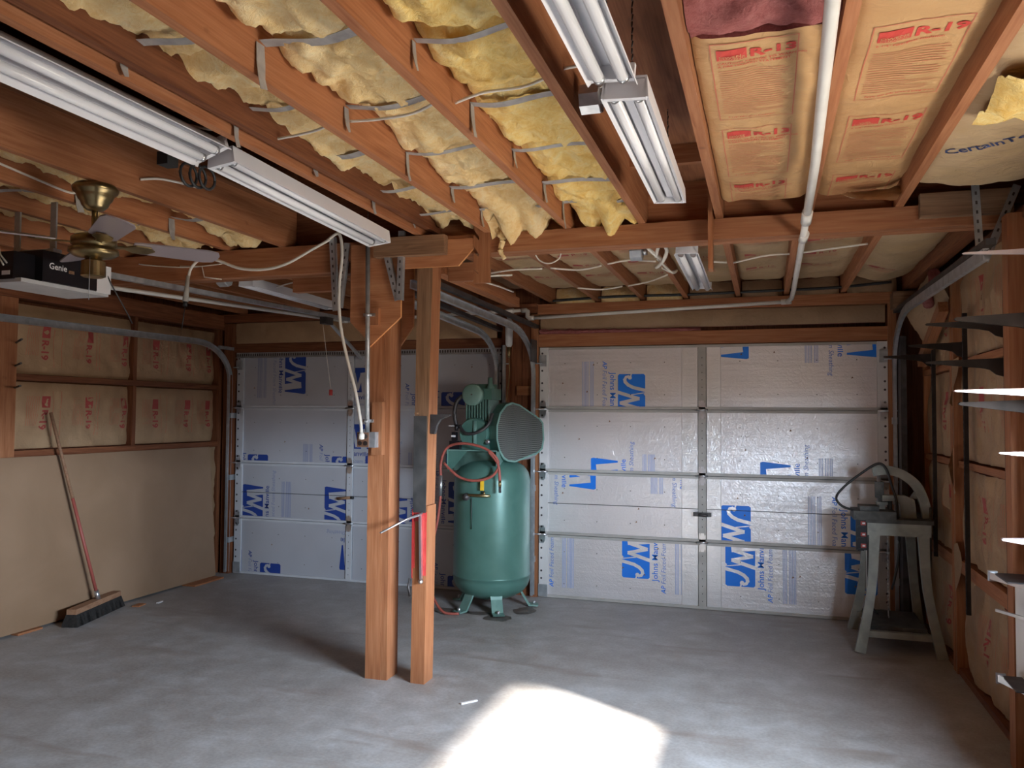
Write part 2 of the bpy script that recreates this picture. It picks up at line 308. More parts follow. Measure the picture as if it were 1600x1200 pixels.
# ------------------------------------------------------------------ insulation batts
def fbm(p, oct=4):
    s = 0; a = 1
    for k in range(oct): s += a*noise.noise(p); p = p*2.1; a *= .5
    return s
def wool_batt(x0, x1, y0, y1, z, label, m='yellow_wool', seed=0, sag=.02, tail=.10, group='yellow wool batts between the joists'):
    W, L = x1-x0, y1-y0; nu, nv = max(10, int(W/.018)), int(L/.018); mb = MB().use(m)
    def h(u, v):
        x, y = x0+W*u, y0+L*v
        d = fbm(Vector((x*3+seed, y*3, seed)))*.042+fbm(Vector((x*13+seed, y*11, 3.3)), 4)*.030-abs(noise.noise(Vector((x*7, y*7+seed, 9))))*.035
        e = min(u, 1-u); d += (.03 if e < .08 else 0)*(1-e/.08)                  # edges curl up a little
        t = max(0, (v-.93)/.07); d -= tail*t*(.35+.65*abs(noise.noise(Vector((x*7+seed, 1, 2))))*2.2)
        sv = 0
        for k in range(1, 7): sv += math.exp(-((y-(y1-.55*k+.07*math.sin(k*3+seed)))/.035)**2)
        return z-sag*math.sin(math.pi*u)+d+.03*sv
    def bot(u, v):
        y = y0+L*v+(.07*fbm(Vector((u*4+seed, 5, v)), 3) if v > .97 else 0)
        x = x0+W*u+(.02*fbm(Vector((v*60, seed, 1)), 3) if u in (0, 1) else 0)*(1 if u == 0 else -1)*.3
        return (min(max(x, x0), x1), min(y, y1+.03), h(u, v))
    mb.grid(lambda u, v: bot(1-u, v), nu, nv)
    mb.grid(lambda u, v: (x0+W*u, y0+L*v*.985, z+.09), 2, 4)
    mb.grid(lambda u, v: (x0+W*u*1.0, y0+L*.985, z+.09) if v == 1 else bot(u, 1), nu, 1)
    return tag(mb.build('insulation_batt', loc=((x0+x1)/2, (y0+y1)/2, z)), label, 'insulation', group)
wool_batt(-1.89, -1.52, -.9, 4.30, 2.715, 'torn yellow wool batt in the joist bay beside the long open bay of shop lights', 'pale_wool', 1)
wool_batt(-1.48, -1.06, -.9, 4.33, 2.71, 'ragged yellow wool batt whose end droops over the notched board on the beam', 'pale_wool', 5, tail=.16)
wool_batt(-1.02, -.65, -.9, 4.30, 2.70, 'bright yellow wool batt in the bay next to the bare plywood bay', 'yellow_wool', 9, tail=.10)
wool_batt(-3.25, -2.88, -.9, 4.25, 2.70, 'pale yellow wool batt above the ceiling fan beside the open bay', 'pale_wool', 13)
wool_batt(-3.68, -3.29, -.9, 4.25, 2.68, 'pale yellow wool batt in second bay from the open bay, above the opener', 'pale_wool', 17, tail=.04)
wool_batt(-4.09, -3.72, -.9, 4.25, 2.68, 'pale yellow wool batt in third bay from the open bay, towards hardboard wall', 'pale_wool', 21, tail=.04)
# drooping shred over the beam beside the notched board
mb = MB().use('pale_wool')
sh = smoothpath([(-1.45, 4.27, 2.66), (-1.44, 4.262, 2.60), (-1.41, 4.255, 2.54), (-1.425, 4.26, 2.48), (-1.40, 4.262, 2.43)])
mb.tube(sh, .028, 10, scl=[.9+.3*noise.noise(Vector((i*.7, 1, 2)))-i/len(sh)*.55 for i in range(len(sh))])
tag(mb.build('insulation_shred', loc=(-1.43, 4.26, 2.6)), 'torn strip of yellow wool dangling in front of the beam', 'insulation')
# kraft paper faces with red print
def kraft_block(kind='R-19', wd=.25, ln=.55, fresh=True):
    """print in a frame u 0..wd (reading direction), v down from 0"""
    P = []; a = 'red_print'; f = 'red_faint'; s = wd/.25
    lw = .0035
    P += [(f, p) for p in rectp(0, -lw, wd, 0, 6)+rectp(0, -ln, wd, -ln+lw, 6)]
    for x in (0, wd-lw): P += [(f, [(x, -ln*(i+1)/8), (x+lw, -ln*(i+1)/8), (x+lw, -ln*i/8), (x, -ln*i/8)]) for i in range(8)]
    P += [(a, p) for p in rectp(.018*s, -.095*s, .105*s, -.03*s, 4)]
    P += [('kraft_p', [(x+.024*s, y-.078*s) for x, y in q]) for q in text2d('OWENS', .021*s, .012)]
    P += [('kraft_p', [(x+.024*s, y-.09*s) for x, y in q]) for q in text2d('CORNING', .0165*s, .012)]
    P += [(a, [(x+.112*s, y-.092*s) for x, y in q]) for q in text2d(kind, .070*s, .034)]
    t1 = {'R-13': ['CAUTION: FAILURE TO WARNING', 'A FIRE HAZARD STATEMENT'], 'R-19': ['6 1/4" Fiberglass Insulation']}[kind]
    for i, t in enumerate(t1): P += [(a, [(x+.018*s, y-(.122+.019*i)*s) for x, y in q]) for q in text2d(t, .0165*s, .01)]
    rnd = random.Random(len(kind)+int(ln*100)); y = -.17*s
    while y > -ln+.055:
        l = wd-.036*s if rnd.random() > .15 else wd*.5
        P += [(f, p) for p in rectp(.018*s, y-.0032, .018*s+l*rnd.uniform(.86, 1), y, 5)]
        y -= .0165*s
    P += [(a, [(x+.03*s, y-ln+.022) for x, y in q]) for q in text2d('3 1/2" Fiberglass Insulation' if kind == 'R-13' else 'Apply this side toward living space', .015*s, .01)]
    return P
def kraft_sheet(name, O, U, V, W, L, label, mk='kraft', amp=.010, seed=0, prints=(), bow=.0, cat='insulation', group=None, thick=.05, wool='pink_wool', sagf=None, red=None):
    """paper rectangle: O corner, U width axis, V length axis, normal U x V points at the room"""
    O, U, V = Vector(O), Vector(U).normalized(), Vector(V).normalized(); N = U.cross(V)
    def h(u, v):
        e = min(u, W-u)/max(W, .01); ev = min(v, L-v)
        d = amp*(fbm(Vector((u*5+seed, v*4, seed)), 3)+.5*noise.noise(Vector((u*16+v*9, v*5-u*6, seed))))
        d += bow*math.sin(math.pi*min(max(u/W, 0), 1))
        d -= .018*math.exp(-e/.035)+.012*math.exp(-max(ev, 0)/.03)
        if sagf: d += sagf(u/W, v/L)
        return d
    def P(u, v, e=0): return O+U*u+V*v+N*(h(u, v)+e)
    mb = MB().use(mk); nu, nv = max(4, int(W/.03)), max(4, int(L/.03))
    mb.grid(lambda u, v: P(u*W, v*L), nu, nv)
    mb.use(wool); back = lambda u, v: O+U*u*W+V*v*L-N*thick
    mb.grid(lambda u, v: P(u*W, 0) if v else back(u, 0), nu, 1); mb.grid(lambda u, v: back(u, 1) if v else P(u*W, L), nu, 1)
    mb.grid(lambda u, v: back(0, v) if u == 0 else P(0, v*L), 1, nv); mb.grid(lambda u, v: back(1, v) if u else P(W, v*L), 1, nv); mb.grid(lambda u, v: back(1-u, v), 1, 1)
    for (pu, pv, rot, blk) in prints:
        ca, sa = math.cos(R(rot)), math.sin(R(rot))
        for mt, poly in blk:
            mm = mk if mt == 'kraft_p' else ({'red_print': 'red_dull'}.get(mt, mt) if red else mt)
            q = clip([(pu+x*ca-y*sa, pv+x*sa+y*ca) for x, y in poly], .004, W-.004, .004, L-.004)
            if len(q) > 2: mb.use(mm).add([P(x, y, .0035 if mt == 'kraft_p' else .0022) for x, y in q], [tuple(range(len(q)))])
    return tag(mb.build(name, loc=tuple(O+U*W/2+V*L/2)), label, cat, group)
KG = 'paper faced insulation batts'
B13 = kraft_block('R-13', .25, .62); B13b = kraft_block('R-13', .25, .60); B19 = kraft_block('R-19', .26, .56)
# over the viewer's right: U = +X, V = -Y gives a face looking down
kraft_sheet('insulation_batt', (-.203, 4.16, 2.625), (1, 0, 0), (0, -1, 0), .397, 1.83, 'kraft paper batt printed R-13 with crumpled pink wool end, beside white pipe', 'kraft_fresh', .010, 2,
            ((.05, 1.83-.02, 0, B13), (.05, 1.83-.74, 0, B13b), (.05, 1.83-1.45, 0, B13b)), group=KG)
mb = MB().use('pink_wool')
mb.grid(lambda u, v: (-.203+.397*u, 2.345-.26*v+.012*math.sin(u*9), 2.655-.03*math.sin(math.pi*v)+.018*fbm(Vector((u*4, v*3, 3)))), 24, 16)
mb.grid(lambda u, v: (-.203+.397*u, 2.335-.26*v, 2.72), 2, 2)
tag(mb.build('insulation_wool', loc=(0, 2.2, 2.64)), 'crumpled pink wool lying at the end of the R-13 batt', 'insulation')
kraft_sheet('insulation_batt', (.237, 4.26, 2.655), (1, 0, 0), (0, -1, 0), .375, 3.2, 'long kraft paper batt printed R-19 between joist and white pipe', 'kraft_fresh', .010, 4,
            [(.06, 3.2-(y-1.06)+.05, 0, B19) for y in (1.75, 2.47, 3.19, 3.92)], group=KG)
mb = MB().use('kraft')                                   # torn flap hanging off the R-19 batt
mb.grid(lambda u, v: (.40+.24*u-.06*v, 4.16-.10*v+.03*math.sin(u*5), 2.645-.09*v*(.4+.6*u)+.012*fbm(Vector((u*4, v*4, 2)))), 10, 8)
tag(mb.build('paper_flap', loc=(.5, 4.2, 2.63)), 'torn kraft paper flap drooping onto the beam', 'insulation')
CT = [('navy_print', [(x, y) for x, y in q]) for q in text2d('CertainTeed', .075, .014, .2)]
for yy in (-.05, -.068, -.086): CT += [('navy_print', p) for p in rectp(.3, yy-.004, .62, yy, 5)]
kraft_sheet('insulation_batt', (.655, 4.05, 2.625), (1, 0, 0), (0, -1, 0), .50, 1.7, 'sagging pale kraft batt lettered in blue, above the end of the beam', 'kraft_pale', .014, 8, ((.05, .46, 40, CT),),
            group=KG, wool='yellow_wool', sagf=lambda u, v: .03*math.sin(math.pi*u)-.02*v)
mb = MB().use('yellow_wool')
mb.grid(lambda u, v: (.70+.44*u, 2.70+.46*v, 2.595-.06*math.sin(math.pi*u)*math.sin(math.pi*v)+.05*fbm(Vector((u*3, v*3, 7)))), 26, 30)
mb.grid(lambda u, v: (.70+.44*u, 2.70+.46*v, 2.70), 2, 2)
tag(mb.build('insulation_wool', loc=(.97, 2.9, 2.6)), 'tuft of bright yellow wool spilling beside the blue lettered batt', 'insulation')
# rear ceiling batts
small = [('red_print', p) for p in rectp(0, 0, .07, .045, 2)]+[('red_print', [(x+.085, y) for x, y in q]) for q in text2d('R-19', .055, .02)]
small += [('red_faint', p) for i in range(6) for p in rectp(0, -.02-.012*i, .20, -.017-.012*i, 3)]
names = ['beside the centre track', 'second from the centre track', 'above the coiled cables', 'over the small rear shop light', 'between rear shop light and white pipe', 'right of the white pipe']
XB = [(-1.72, -1.365), (-1.325, -.985), (-.945, -.635), (-.595, -.225), (-.185, .14), (.18, .555)]
for i, ((a, b), n) in enumerate(zip(XB, names)):
    sf = (lambda u, v, k=i: (.05 if k < 2 else .0)*max(0, (v-.62)/.38)+.02*math.sin(math.pi*v)*(.5+.5*noise.noise(Vector((u*2, v*3, k)))))
    kraft_sheet('insulation_batt', (a, 6.45, 2.60), (1, 0, 0), (0, -1, 0), b-a, 1.98, 'dark kraft batt between the rear rafters, '+n, 'kraft_pale', .012, 20+i,
                [(.06, 1.9-.42*k, 0, small) for k in range(4)], group='rear ceiling batts', sagf=sf, red=1)
kraft_sheet('insulation_batt', (.60, 6.3, 2.585), (1, 0, 0), (0, -1, 0), .40, 1.8, 'bowed kraft batt hanging loose above the door track by the brackets', 'kraft_pale', .012, 31, [(.05, .55, -30, small)], group='rear ceiling batts', bow=.05, red=1)
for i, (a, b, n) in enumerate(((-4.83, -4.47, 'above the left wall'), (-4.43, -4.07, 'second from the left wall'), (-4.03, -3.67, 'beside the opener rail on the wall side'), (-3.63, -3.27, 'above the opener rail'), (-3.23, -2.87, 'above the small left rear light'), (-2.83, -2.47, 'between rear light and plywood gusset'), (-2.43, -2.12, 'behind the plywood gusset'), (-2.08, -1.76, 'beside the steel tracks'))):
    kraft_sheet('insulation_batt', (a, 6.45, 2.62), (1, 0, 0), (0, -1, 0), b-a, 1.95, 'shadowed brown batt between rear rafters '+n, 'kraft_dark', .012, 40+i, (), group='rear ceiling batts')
# eave batts standing on the back plate between rafters
for i, (a, b) in enumerate(zip(RX[8:], RX[9:]+[.98])):
    kraft_sheet('eave_batt', (a+.03, 6.60, 2.502), (1, 0, 0), (0, .25, 1), b-a-.06, .14, 'yellowish eave batt behind rafters, '+['beside the pillar', 'second from the pillar', 'third from the pillar', 'behind the small shop light', 'left of the pipe elbow', 'right of the pipe elbow', 'in the far corner'][i], 'pale_wool' if i < 3 else 'kraft', .02, 60+i, (), group='eave batts', wool='pale_wool')
# above the doors
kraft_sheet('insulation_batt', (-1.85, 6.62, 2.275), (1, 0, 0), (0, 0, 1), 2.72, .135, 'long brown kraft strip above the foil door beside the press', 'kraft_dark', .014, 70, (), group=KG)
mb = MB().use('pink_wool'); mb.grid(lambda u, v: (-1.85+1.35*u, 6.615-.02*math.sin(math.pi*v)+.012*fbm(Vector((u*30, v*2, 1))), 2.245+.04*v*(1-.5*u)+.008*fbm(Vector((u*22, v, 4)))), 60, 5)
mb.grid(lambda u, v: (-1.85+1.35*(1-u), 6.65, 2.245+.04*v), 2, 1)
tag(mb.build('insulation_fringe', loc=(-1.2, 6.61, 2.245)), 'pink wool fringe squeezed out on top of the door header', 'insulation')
kraft_sheet('insulation_batt', (-4.95, 6.62, 2.225), (1, 0, 0), (0, 0, 1), 2.7, .20, 'wrinkled brown kraft strip above the door behind the post', 'kraft', .02, 71, (), group=KG)
# left wall: V = up, U = +Y gives normal +X
wallR = [('red_print', p) for p in rectp(0, 0, .085, .07, 2)]+[('red_print', [(x+.10, y+.005) for x, y in q]) for q in text2d('R-19', .078, .034)]
wallR += [('red_faint', p) for p in rectp(-.04, -.24, .30, -.236, 5)+rectp(-.04, .10, .30, .104, 5)]
wallR += [('red_faint', p) for i in range(7) for p in rectp(0, -.03-.016*i, .22, -.027-.016*i, 3)]
for z0, z1, nm in ((1.825, 2.33, 'upper'), (1.28, 1.765, 'lower')):
    for y0, y1, seg, ks in ((4.375, 5.485, 'beside the corner post', (.27, .68, 1.05)), (5.535, 6.57, 'near the foil door', (.25, .66, .95))):
        kraft_sheet('insulation_batt', (-5.13, y0, z0), (0, 1, 0), (0, 0, 1), y1-y0, z1-z0, f'{nm} kraft batt on the hardboard wall, {seg}', 'kraft', .022, 80+z0+y0,
                    [(k-.04, (z1-z0)-.10 if nm == 'lower' else .36, -90, wallR) for k in ks], group='left wall batts', red=1)
# right wall: U = -Y, V = up, normal -X
rows = ((.05, .60, 'lowest row'), (.70, 1.24, 'second row'), (1.30, 1.85, 'third row'), (1.91, 2.44, 'top row'))
for z0, z1, nm in rows:
    for y0, y1, seg in ((4.27, 5.49, 'between post and double stud'), (5.62, 6.57, 'in the corner behind the press')):
        kraft_sheet('insulation_batt', (1.14, y1, z0), (0, -1, 0), (0, 0, 1), y1-y0, z1-z0, f'{nm} of kraft batts on the bracket wall, {seg}', 'kraft', .022, 90+z0*3+y0,
                    [(k, .42, -90, wallR) for k in ((.98, .55) if seg[0] == 'b' else (.7,))], group='right wall batts', red=1, bow=.012)
# crumpled paper and pink wool in the upper right corner, over the track
mb = MB().use('kraft')
mb.grid(lambda u, v: (1.0+.12*u-.04*v, 5.55+.75*v, 2.46-.20*u-.18*v*v+.02*fbm(Vector((u*5, v*5, 4)))), 14, 20)
tag(mb.build('paper_flap', loc=(1.0, 6.0, 2.4)), 'crumpled kraft flap hanging over the door track in the corner', 'insulation')
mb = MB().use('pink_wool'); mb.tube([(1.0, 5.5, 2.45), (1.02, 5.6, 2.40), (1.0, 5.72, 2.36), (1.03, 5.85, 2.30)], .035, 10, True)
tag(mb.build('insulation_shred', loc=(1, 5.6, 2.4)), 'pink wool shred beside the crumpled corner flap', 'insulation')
for k, (z, y) in enumerate(((1.08, 5.49), (.98, 5.61), (1.62, 5.49), (.5, 5.49))):
    mb = MB().use('kraft_dark'); mb.grid(lambda u, v: (1.092-.03*u*math.sin(3*v+k)-.004*v, y-.05*u*(1 if y < 5.55 else -1), z+.28*v+.02*u), 4, 10)
    tag(mb.build('paper_strip', loc=(1.09, y, z)), 'curled torn kraft strip along the double stud, '+('at knee rail height', 'on the foil door side', 'at shoulder height', 'near the floor')[k], 'insulation')
bx('rafter_block', (.90, 6.45, 2.36), (1.06, 6.6, 2.48), 'oldfir_x', wb)
board('brace', 1.03, 1.085, 5.5, 6.3, 2.06, 2.13, 'fir_y', wr).rotation_euler = (R(-22), 0, 0)
# plastic binding straps: across a bay with an end hanging down the joist
def strap(x0, x1, y, z0, drop, label, w_=.028, seed=0):
    mb = MB().use('film'); P = [(x0+(x1-x0)*t, y+.02*math.sin(t*4+seed), z0-.012*math.sin(math.pi*t)) for t in [i/8 for i in range(9)]]
    P = [(x, y_, z_+.012*math.sin(7*k+seed)) for k, (x, y_, z_) in enumerate(P)]
    mb.sweep(P, [(-w_/2, -.001), (w_/2, .004), (w_/2, .005), (-w_/2, .0)], False)
    Q = [(x0+.004, y, z0+.002), (x0+.006, y+.002, z0-drop*.4), (x0+.014, y-.004, z0-drop*.75), (x0+.018, y+.004, z0-drop)]
    mb.sweep(Q, [(-.001, -w_/2), (.001, -w_/2), (.001, w_/2), (-.001, w_/2)], False, upv=(0, 1, 0), scl=[1, 1.1, .9, .55+.4*(seed % 2)])
    return tag(mb.build('binding_strap', loc=(x0, y, z0)), label, 'strap', 'plastic straps holding the wool batts')
ORD = ['nearest one', 'second one', 'third one', 'fourth one', 'fifth one']
bays = ((-1.889, -1.52, 'beside the open bay'), (-1.48, -1.06, 'in the middle wool bay'), (-1.02, -.65, 'in the bright yellow bay'))
for i, (a, b, n) in enumerate(bays):
    for k, y in enumerate((1.95+.12*i, 2.5+.1*i, 3.05+.08*i, 3.6+.05*i, 4.08)):
        strap(a, b, y, 2.684-.002*k, (.10, .14, .09, .12, .08)[(k+i) % 5], f'greyish plastic strap under the wool {n}, {ORD[4-k]} from the beam', seed=i+k, w_=(.034, .026, .04, .03, .024)[(k+2*i) % 5])
for k, y in enumerate((2.45, 3.1, 3.75)): strap(-3.25, -2.88, y, 2.66, .12, f'greyish plastic strap under the wool above the fan, {ORD[2-k]} from the beam', seed=k, w_=.045)
for k, y in enumerate((3.0, 3.7)): strap(-3.68, -3.29, y, 2.65, .10, f'greyish plastic strap under the wool above the opener, {ORD[1-k]} from the beam', seed=k)
# ------------------------------------------------------------------ garage doors
def logo():
    B, Wt = [], []
    n = 14
    B += [[(0, .05), (.05, 0), (.66, 0), (.74, .06), (.74, .94), (.68, 1), (.05, 1), (0, .94)]]
    B += [[(.74, .0), (1.58, 0), (1.68, .92), (1.65, 1), (.80, 1), (.74, .94)]]
    Wt += stroke([(.60, 1.03), (.55, .80), (.49, .56), (.40, .38), (.29, .27), (.19, .25)], .12)+stroke([(.2, .25), (.11, .30), (.085, .40)], .10)
    Wt += [[(.13+.075*math.cos(a), .44+.075*math.sin(a)) for a in [2*math.pi*k/12 for k in range(12)]]]
    Wt += stroke([(-.02, .50), (.08, .47)], .05)
    Wt += stroke([(.66, -.02), (.90, .76), (1.06, .10), (1.25, .74)], .125)+stroke([(1.31, .735), (1.395, -.06)], .255)
    Wt += stroke([(.755, .5), (.68, 1.02)], .035)
    return B, Wt
LOGO = logo(); HL = .228
def jm_print(pos, foil, blue, light, faint):
    """print layout in reading frame, origin = lower start corner of the logo (metres)"""
    P = [(blue, [(x*HL, y*HL) for x, y in q]) for q in LOGO[0]]
    W_ = [(foil, [(x*HL, y*HL) for x, y in q]) for q in LOGO[1]]
    T = [(blue, [(x-.015, y-.066) for x, y in q]) for q in text2d('Johns Manville', .068, .006)]
    T += [(blue, [(x-.11, y-.13) for x, y in q]) for q in text2d('AP', .052, .014, .15)]
    T += [(light, [(x-.035, y-.13) for x, y in q]) for q in text2d('Foil Faced Foam Sheathing', .052, 0, .15)]
    for i in range(9):
        if i in (5,): continue
        T += [(faint, p) for p in rectp(-.11, -.305+i*.0115, .42, -.2995+i*.0115)]
    return P, W_, T
def foil_board(parent, x0, x1, z0, z1, prints, fm, bl, li, fa):
    mb = MB().use(fm).box((x0, YB-.006, z0), (x1, YB+.03, z1))
    for (px, pz, rot) in prints:
        # rot -90: reads downwards (letters lean to +X), 90: reads upwards, 0: upright, 180: upside down
        ca, sa = math.cos(R(rot)), math.sin(R(rot))
        P, W_, T = jm_print(None, fm, bl, li, fa)
        for lst, e0 in ((P, .0070), (T, .0070), (W_, .0078)):
            for k_, (mt, poly) in enumerate(lst):
                e = e0+(k_ if lst is not T else 0)*.00005
                q = clip([(px+x*ca-y*sa, pz+x*sa+y*ca) for x, y in poly], x0+.002, x1-.002, z0+.002, z1-.002)
                if len(q) > 2: mb.use(mt).add([(x, YB-e, z) for x, z in q], [tuple(range(len(q)))])
    mb.use('oldfir_x'); rr = random.Random(int(x0*100)+int(z0*1000))
    for k_ in range(3 if fm == 'foil' else 1):
        tx, tz = rr.uniform(x0+.1, x1-.1), rr.uniform(z0+.05, z1-.05); mb.add([(tx, YB-.0095, tz), (tx+.016, YB-.0095, tz+.006), (tx+.007, YB-.0095, tz+.018)], [(0, 1, 2)])
    mb.use('dark_steel')
    for k_ in range(8):
        tx, tz = x0+(x1-x0)*((k_ % 4)+.5)/4, z0+(z1-z0)*(.2+.55*(k_//4)); mb.add([(tx, YB-.0095, tz), (tx+.007, YB-.0095, tz), (tx+.007, YB-.0095, tz+.007), (tx, YB-.0095, tz+.007)], [(0, 1, 2, 3)])
    return mb.build('foil_board', parent=parent)
HG = {}
def hinge(parent, x, z, roller=0):
    mb = MB().use('bright_steel')
    for s in (1, -1): mb.add([(x-.026, YB-.022, z), (x+.026, YB-.022, z), (x+.012, YB-.022, z+s*.075), (x-.012, YB-.022, z+s*.075)], [(0, 1, 2, 3) if s > 0 else (3, 2, 1, 0)])
    mb.box((x-.026, YB-.022, z-.074), (x-.018, YB-.014, z+.074)); mb.box((x+.018, YB-.022, z-.06), (x+.026, YB-.014, z+.06))
    mb.tube([(x-.045, YB-.027, z), (x+.045, YB-.027, z)], .009, 8)
    if roller: mb.tube([(x, YB-.035, z), (x+roller*.10, YB-.035, z)], .006, 8); T = frame((x+roller*.075, YB-.035, z), (0, 1, 0), (0, 0, 1), (1, 0, 0)); mb.lathe([(.022, -.008), (.022, .008)], T, 14)
    return mb.build('hinge', parent=parent)
def garage_door(name, xl, xr, prints, stilex, fm, bl, li, fa, paint, strips):
    d = thing(name, None, None, ((xl+xr)/2, YB, 0), kind='structure')
    H = 2.134/4
    for k in range(4):
        z1 = 2.134-H*k; z0 = z1-H
        s = MB().use(paint); s.box((xl, YB+.028, z0), (xr, YB+.045, z1))
        s.box((xl, YB-.012, z1-.024), (xr, YB+.03, z1-.003)); s.box((xl, YB-.022, z0+.003), (xr, YB+.03, z0+.024))
        s.use('door_white' if fm == 'foil' else paint); s.box((xl, YB-.02, z0+.003), (xl+.075, YB+.03, z1-.003)); s.box((xr-.075, YB-.02, z0+.003), (xr, YB+.03, z1-.003))
        s.use('dark_steel')
        for xx in (xl+.022, xr-.022):
            for t in (.12, .3, .42, .62, .78, .9):
                s.lathe([(.009, 0), (.009, .0015)], frame((xx, YB-.0205, z0+H*t), (1, 0, 0), (0, 0, 1), (0, -1, 0)), 8)
        sec = s.build('door_section', parent=d)
        cuts = [xl+.077]+stilex+[xr-.077]
        for a, b, kind in strips(xl, xr):
            if kind == 'stile':
                mbs = MB().use(paint).box((a, YB-.02, z0+.022), (b, YB+.03, z1-.022)).use('dark_steel')
                for t in range(7): mbs.box(((a+b)/2-.003, YB-.0206, z0+.06+t*.06), ((a+b)/2+.003, YB-.0195, z0+.068+t*.06))
                mbs.build('centre_stile', parent=sec)
            elif kind == 'filler': bx('filler_strip', (a+.001, YB-.008, z0+.023), (b-.001, YB+.03, z1-.023), 'foil_bright' if fm == 'foil' else fm, sec)
            else: foil_board(sec, a+.001, b-.001, z0+.023, z1-.023, [p[2:] for p in prints if p[0] == k and p[1] == kind], fm, bl, li, fa)
        if k:
            zz = z1
            hinge(sec, xl+.03, zz, -1); hinge(sec, xr-.03, zz, 1)
            for xx in stilex: hinge(sec, xx, zz)
        if k == 0:
            for xx, sg in ((xl+.03, -1), (xr-.03, 1)):
                t = MB().use('galv').box((xx-.03, YB-.04, z1-.13), (xx+.03, YB-.02, z1-.07)).box((xx-.03, YB-.03, z1-.165), (xx+.03, YB-.02, z1-.12)).tube([(xx, YB-.045, z1-.14), (xx+sg*.09, YB-.045, z1-.14)], .006, 8)
                t.build('roller_bracket', parent=sec)
        if k == 3:
            for xx in (xl+.037, xr-.037): MB().use('galv').box((xx-.04, YB-.03, .01), (xx+.04, YB-.02, .11)).build('bottom_bracket', parent=sec)
    return d
def stripsR(xl, xr): return [(xl+.075, -.655, 'L'), (-.655, -.525, 'filler'), (-.521, -.461, 'stile'), (-.457, -.345, 'filler'), (-.345, xr-.075, 'R')]
def stripsL(xl, xr): return [(xl+.05, -3.72, 'L'), (-3.712, -3.655, 'stile'), (-3.65, -2.90, 'M'), (-2.90, xr-.05, 'R')]
LW = 1.66*HL
PR = [  # section, board, x, z of the logo's lower start corner, reading angle
    (0, 'L', -1.18, 1.897, -90), (0, 'R', -.355, 2.013+LW, -90), (0, 'R', .60, 2.014+LW, -90),
    (1, 'L', -1.18, 1.19-LW, 90), (1, 'R', .185, 1.188-LW, 90),
    (2, 'L', -1.594, .93+LW, -90), (2, 'L', -.60, .95+LW, -90), (2, 'R', -.345, .838, -90), (2, 'R', .615, .824, -90),
    (3, 'L', -.915, .21, 90), (3, 'L', -1.86, .20, 90), (3, 'R', -.085, .20, 90), (3, 'R', .80, .20, 90)]
d1 = garage_door('door_1', -1.856, .887, PR, [-.491], 'foil', 'jm_blue', 'jm_light', 'jm_faint', 'door_paint', stripsR)
PL = [(0, 'L', -4.40, 1.739+LW, -90), (0, 'M', -3.86, 1.75, 0), (0, 'R', -2.778, 1.75, -90), (0, 'M', -3.0, 1.72, -90),
      (1, 'L', -4.80, 1.15, -90), (1, 'L', -3.88, 1.15, -90), (1, 'M', -3.86, 1.225, 0), (1, 'M', -3.30, 1.16-LW, 90), (1, 'R', -2.5, 1.2-LW, 90),
      (2, 'L', -4.62, .856-LW, 90), (2, 'L', -3.72, .862-LW, 90), (2, 'R', -2.70, .95, -90), (2, 'M', -3.1, .80-LW, 90),
      (3, 'L', -4.64, .115, -90), (3, 'L', -3.40, .33, 180), (3, 'R', -2.70, .12, -90)]
d2 = garage_door('door_2', -4.93, -2.19, PL, [-3.683], 'foil_shaded', 'jm_navy', 'jm_navy_faint', 'jm_navy_faint', 'door_paint_left', stripsL)
mb = MB().use('galv').box((-4.93, YB-.035, 2.09), (-2.19, YB-.02, 2.137)).box((-4.93, YB-.05, 2.085), (-2.19, YB-.02, 2.09)).use('dark_steel')
for i in range(110): mb.box((-4.92+i*.0248, YB-.0365, 2.102), (-4.908+i*.0248, YB-.035, 2.126))
mb.build('strut', parent=d2)
mb = MB().use('dark_steel').box((-.56, YB-.05, .745), (-.42, YB-.02, .775)).tube([(-.52, YB-.05, .76), (-.45, YB-.06, .755)], .012, 8); mb.build('lock_handle', parent=d1)
mb = MB().use('oldfir_x').tube([(-3.80, YB-.03, .76), (-3.66, YB-.035, .775)], .014, 8).use('rubber').tube([(-3.66, YB-.035, .775), (-3.63, YB-.035, .775)], .014, 8); mb.build('lock_handle', parent=d2)
# locking rods across the third sections, foil tears
for a, b, z, dd in ((-1.78, .80, .80, d1), (-4.86, -2.95, .785, d2)): MB().use('dark_steel').tube([(a, YB-.012, z), (b, YB-.012, z)], .0025, 6).build('lock_cable', parent=dd)
# ------------------------------------------------------------------ door tracks
PROF = [(-.026, -.012), (-.026, .012), (-.022, .012), (-.022, -.008), (.022, -.008), (.022, .012), (.026, .012), (.026, -.012)]
def track(label, x, y0, z0, y1, z1, side, yv=6.60, rad=.34, angle=True, a0=None, brackets=True, x0=None):
    t = thing('door_track', label, 'door track', (x, yv, 0), 'overhead door tracks')
    x0 = x if x0 is None else x0; pts = [(x0, y0, z0), (x, y1, z1)]
    zc = z1-rad
    for k in range(1, 10):
        a = math.pi/2*k/9; pts.append((x, y1+(yv-y1)*math.sin(a), zc+rad*math.cos(a)))
    pts.append((x, yv, .02))
    MB().use('galv').sweep(pts, PROF, False, upv=(1, 0, 0)).build('rail', parent=t)
    if angle:
        a0 = a0 or y0
        MB().use('dark_steel').bar((x0+side*.02, a0, z0+.055), (x+side*.02, yv+.03, z1+.055), .04, .03).build('angle_iron', parent=t)
    for z in ((.3, .9, 1.5) if brackets else ()): MB().use('galv').box((x-.02, yv, z), (x+.02, YB+.06, z+.05)).build('wall_bracket', parent=t)
    return t
track('galvanized track on the hardboard wall side of the left door', -4.965, 3.6, 2.185, 6.1, 2.205, -1, 6.585, angle=False)
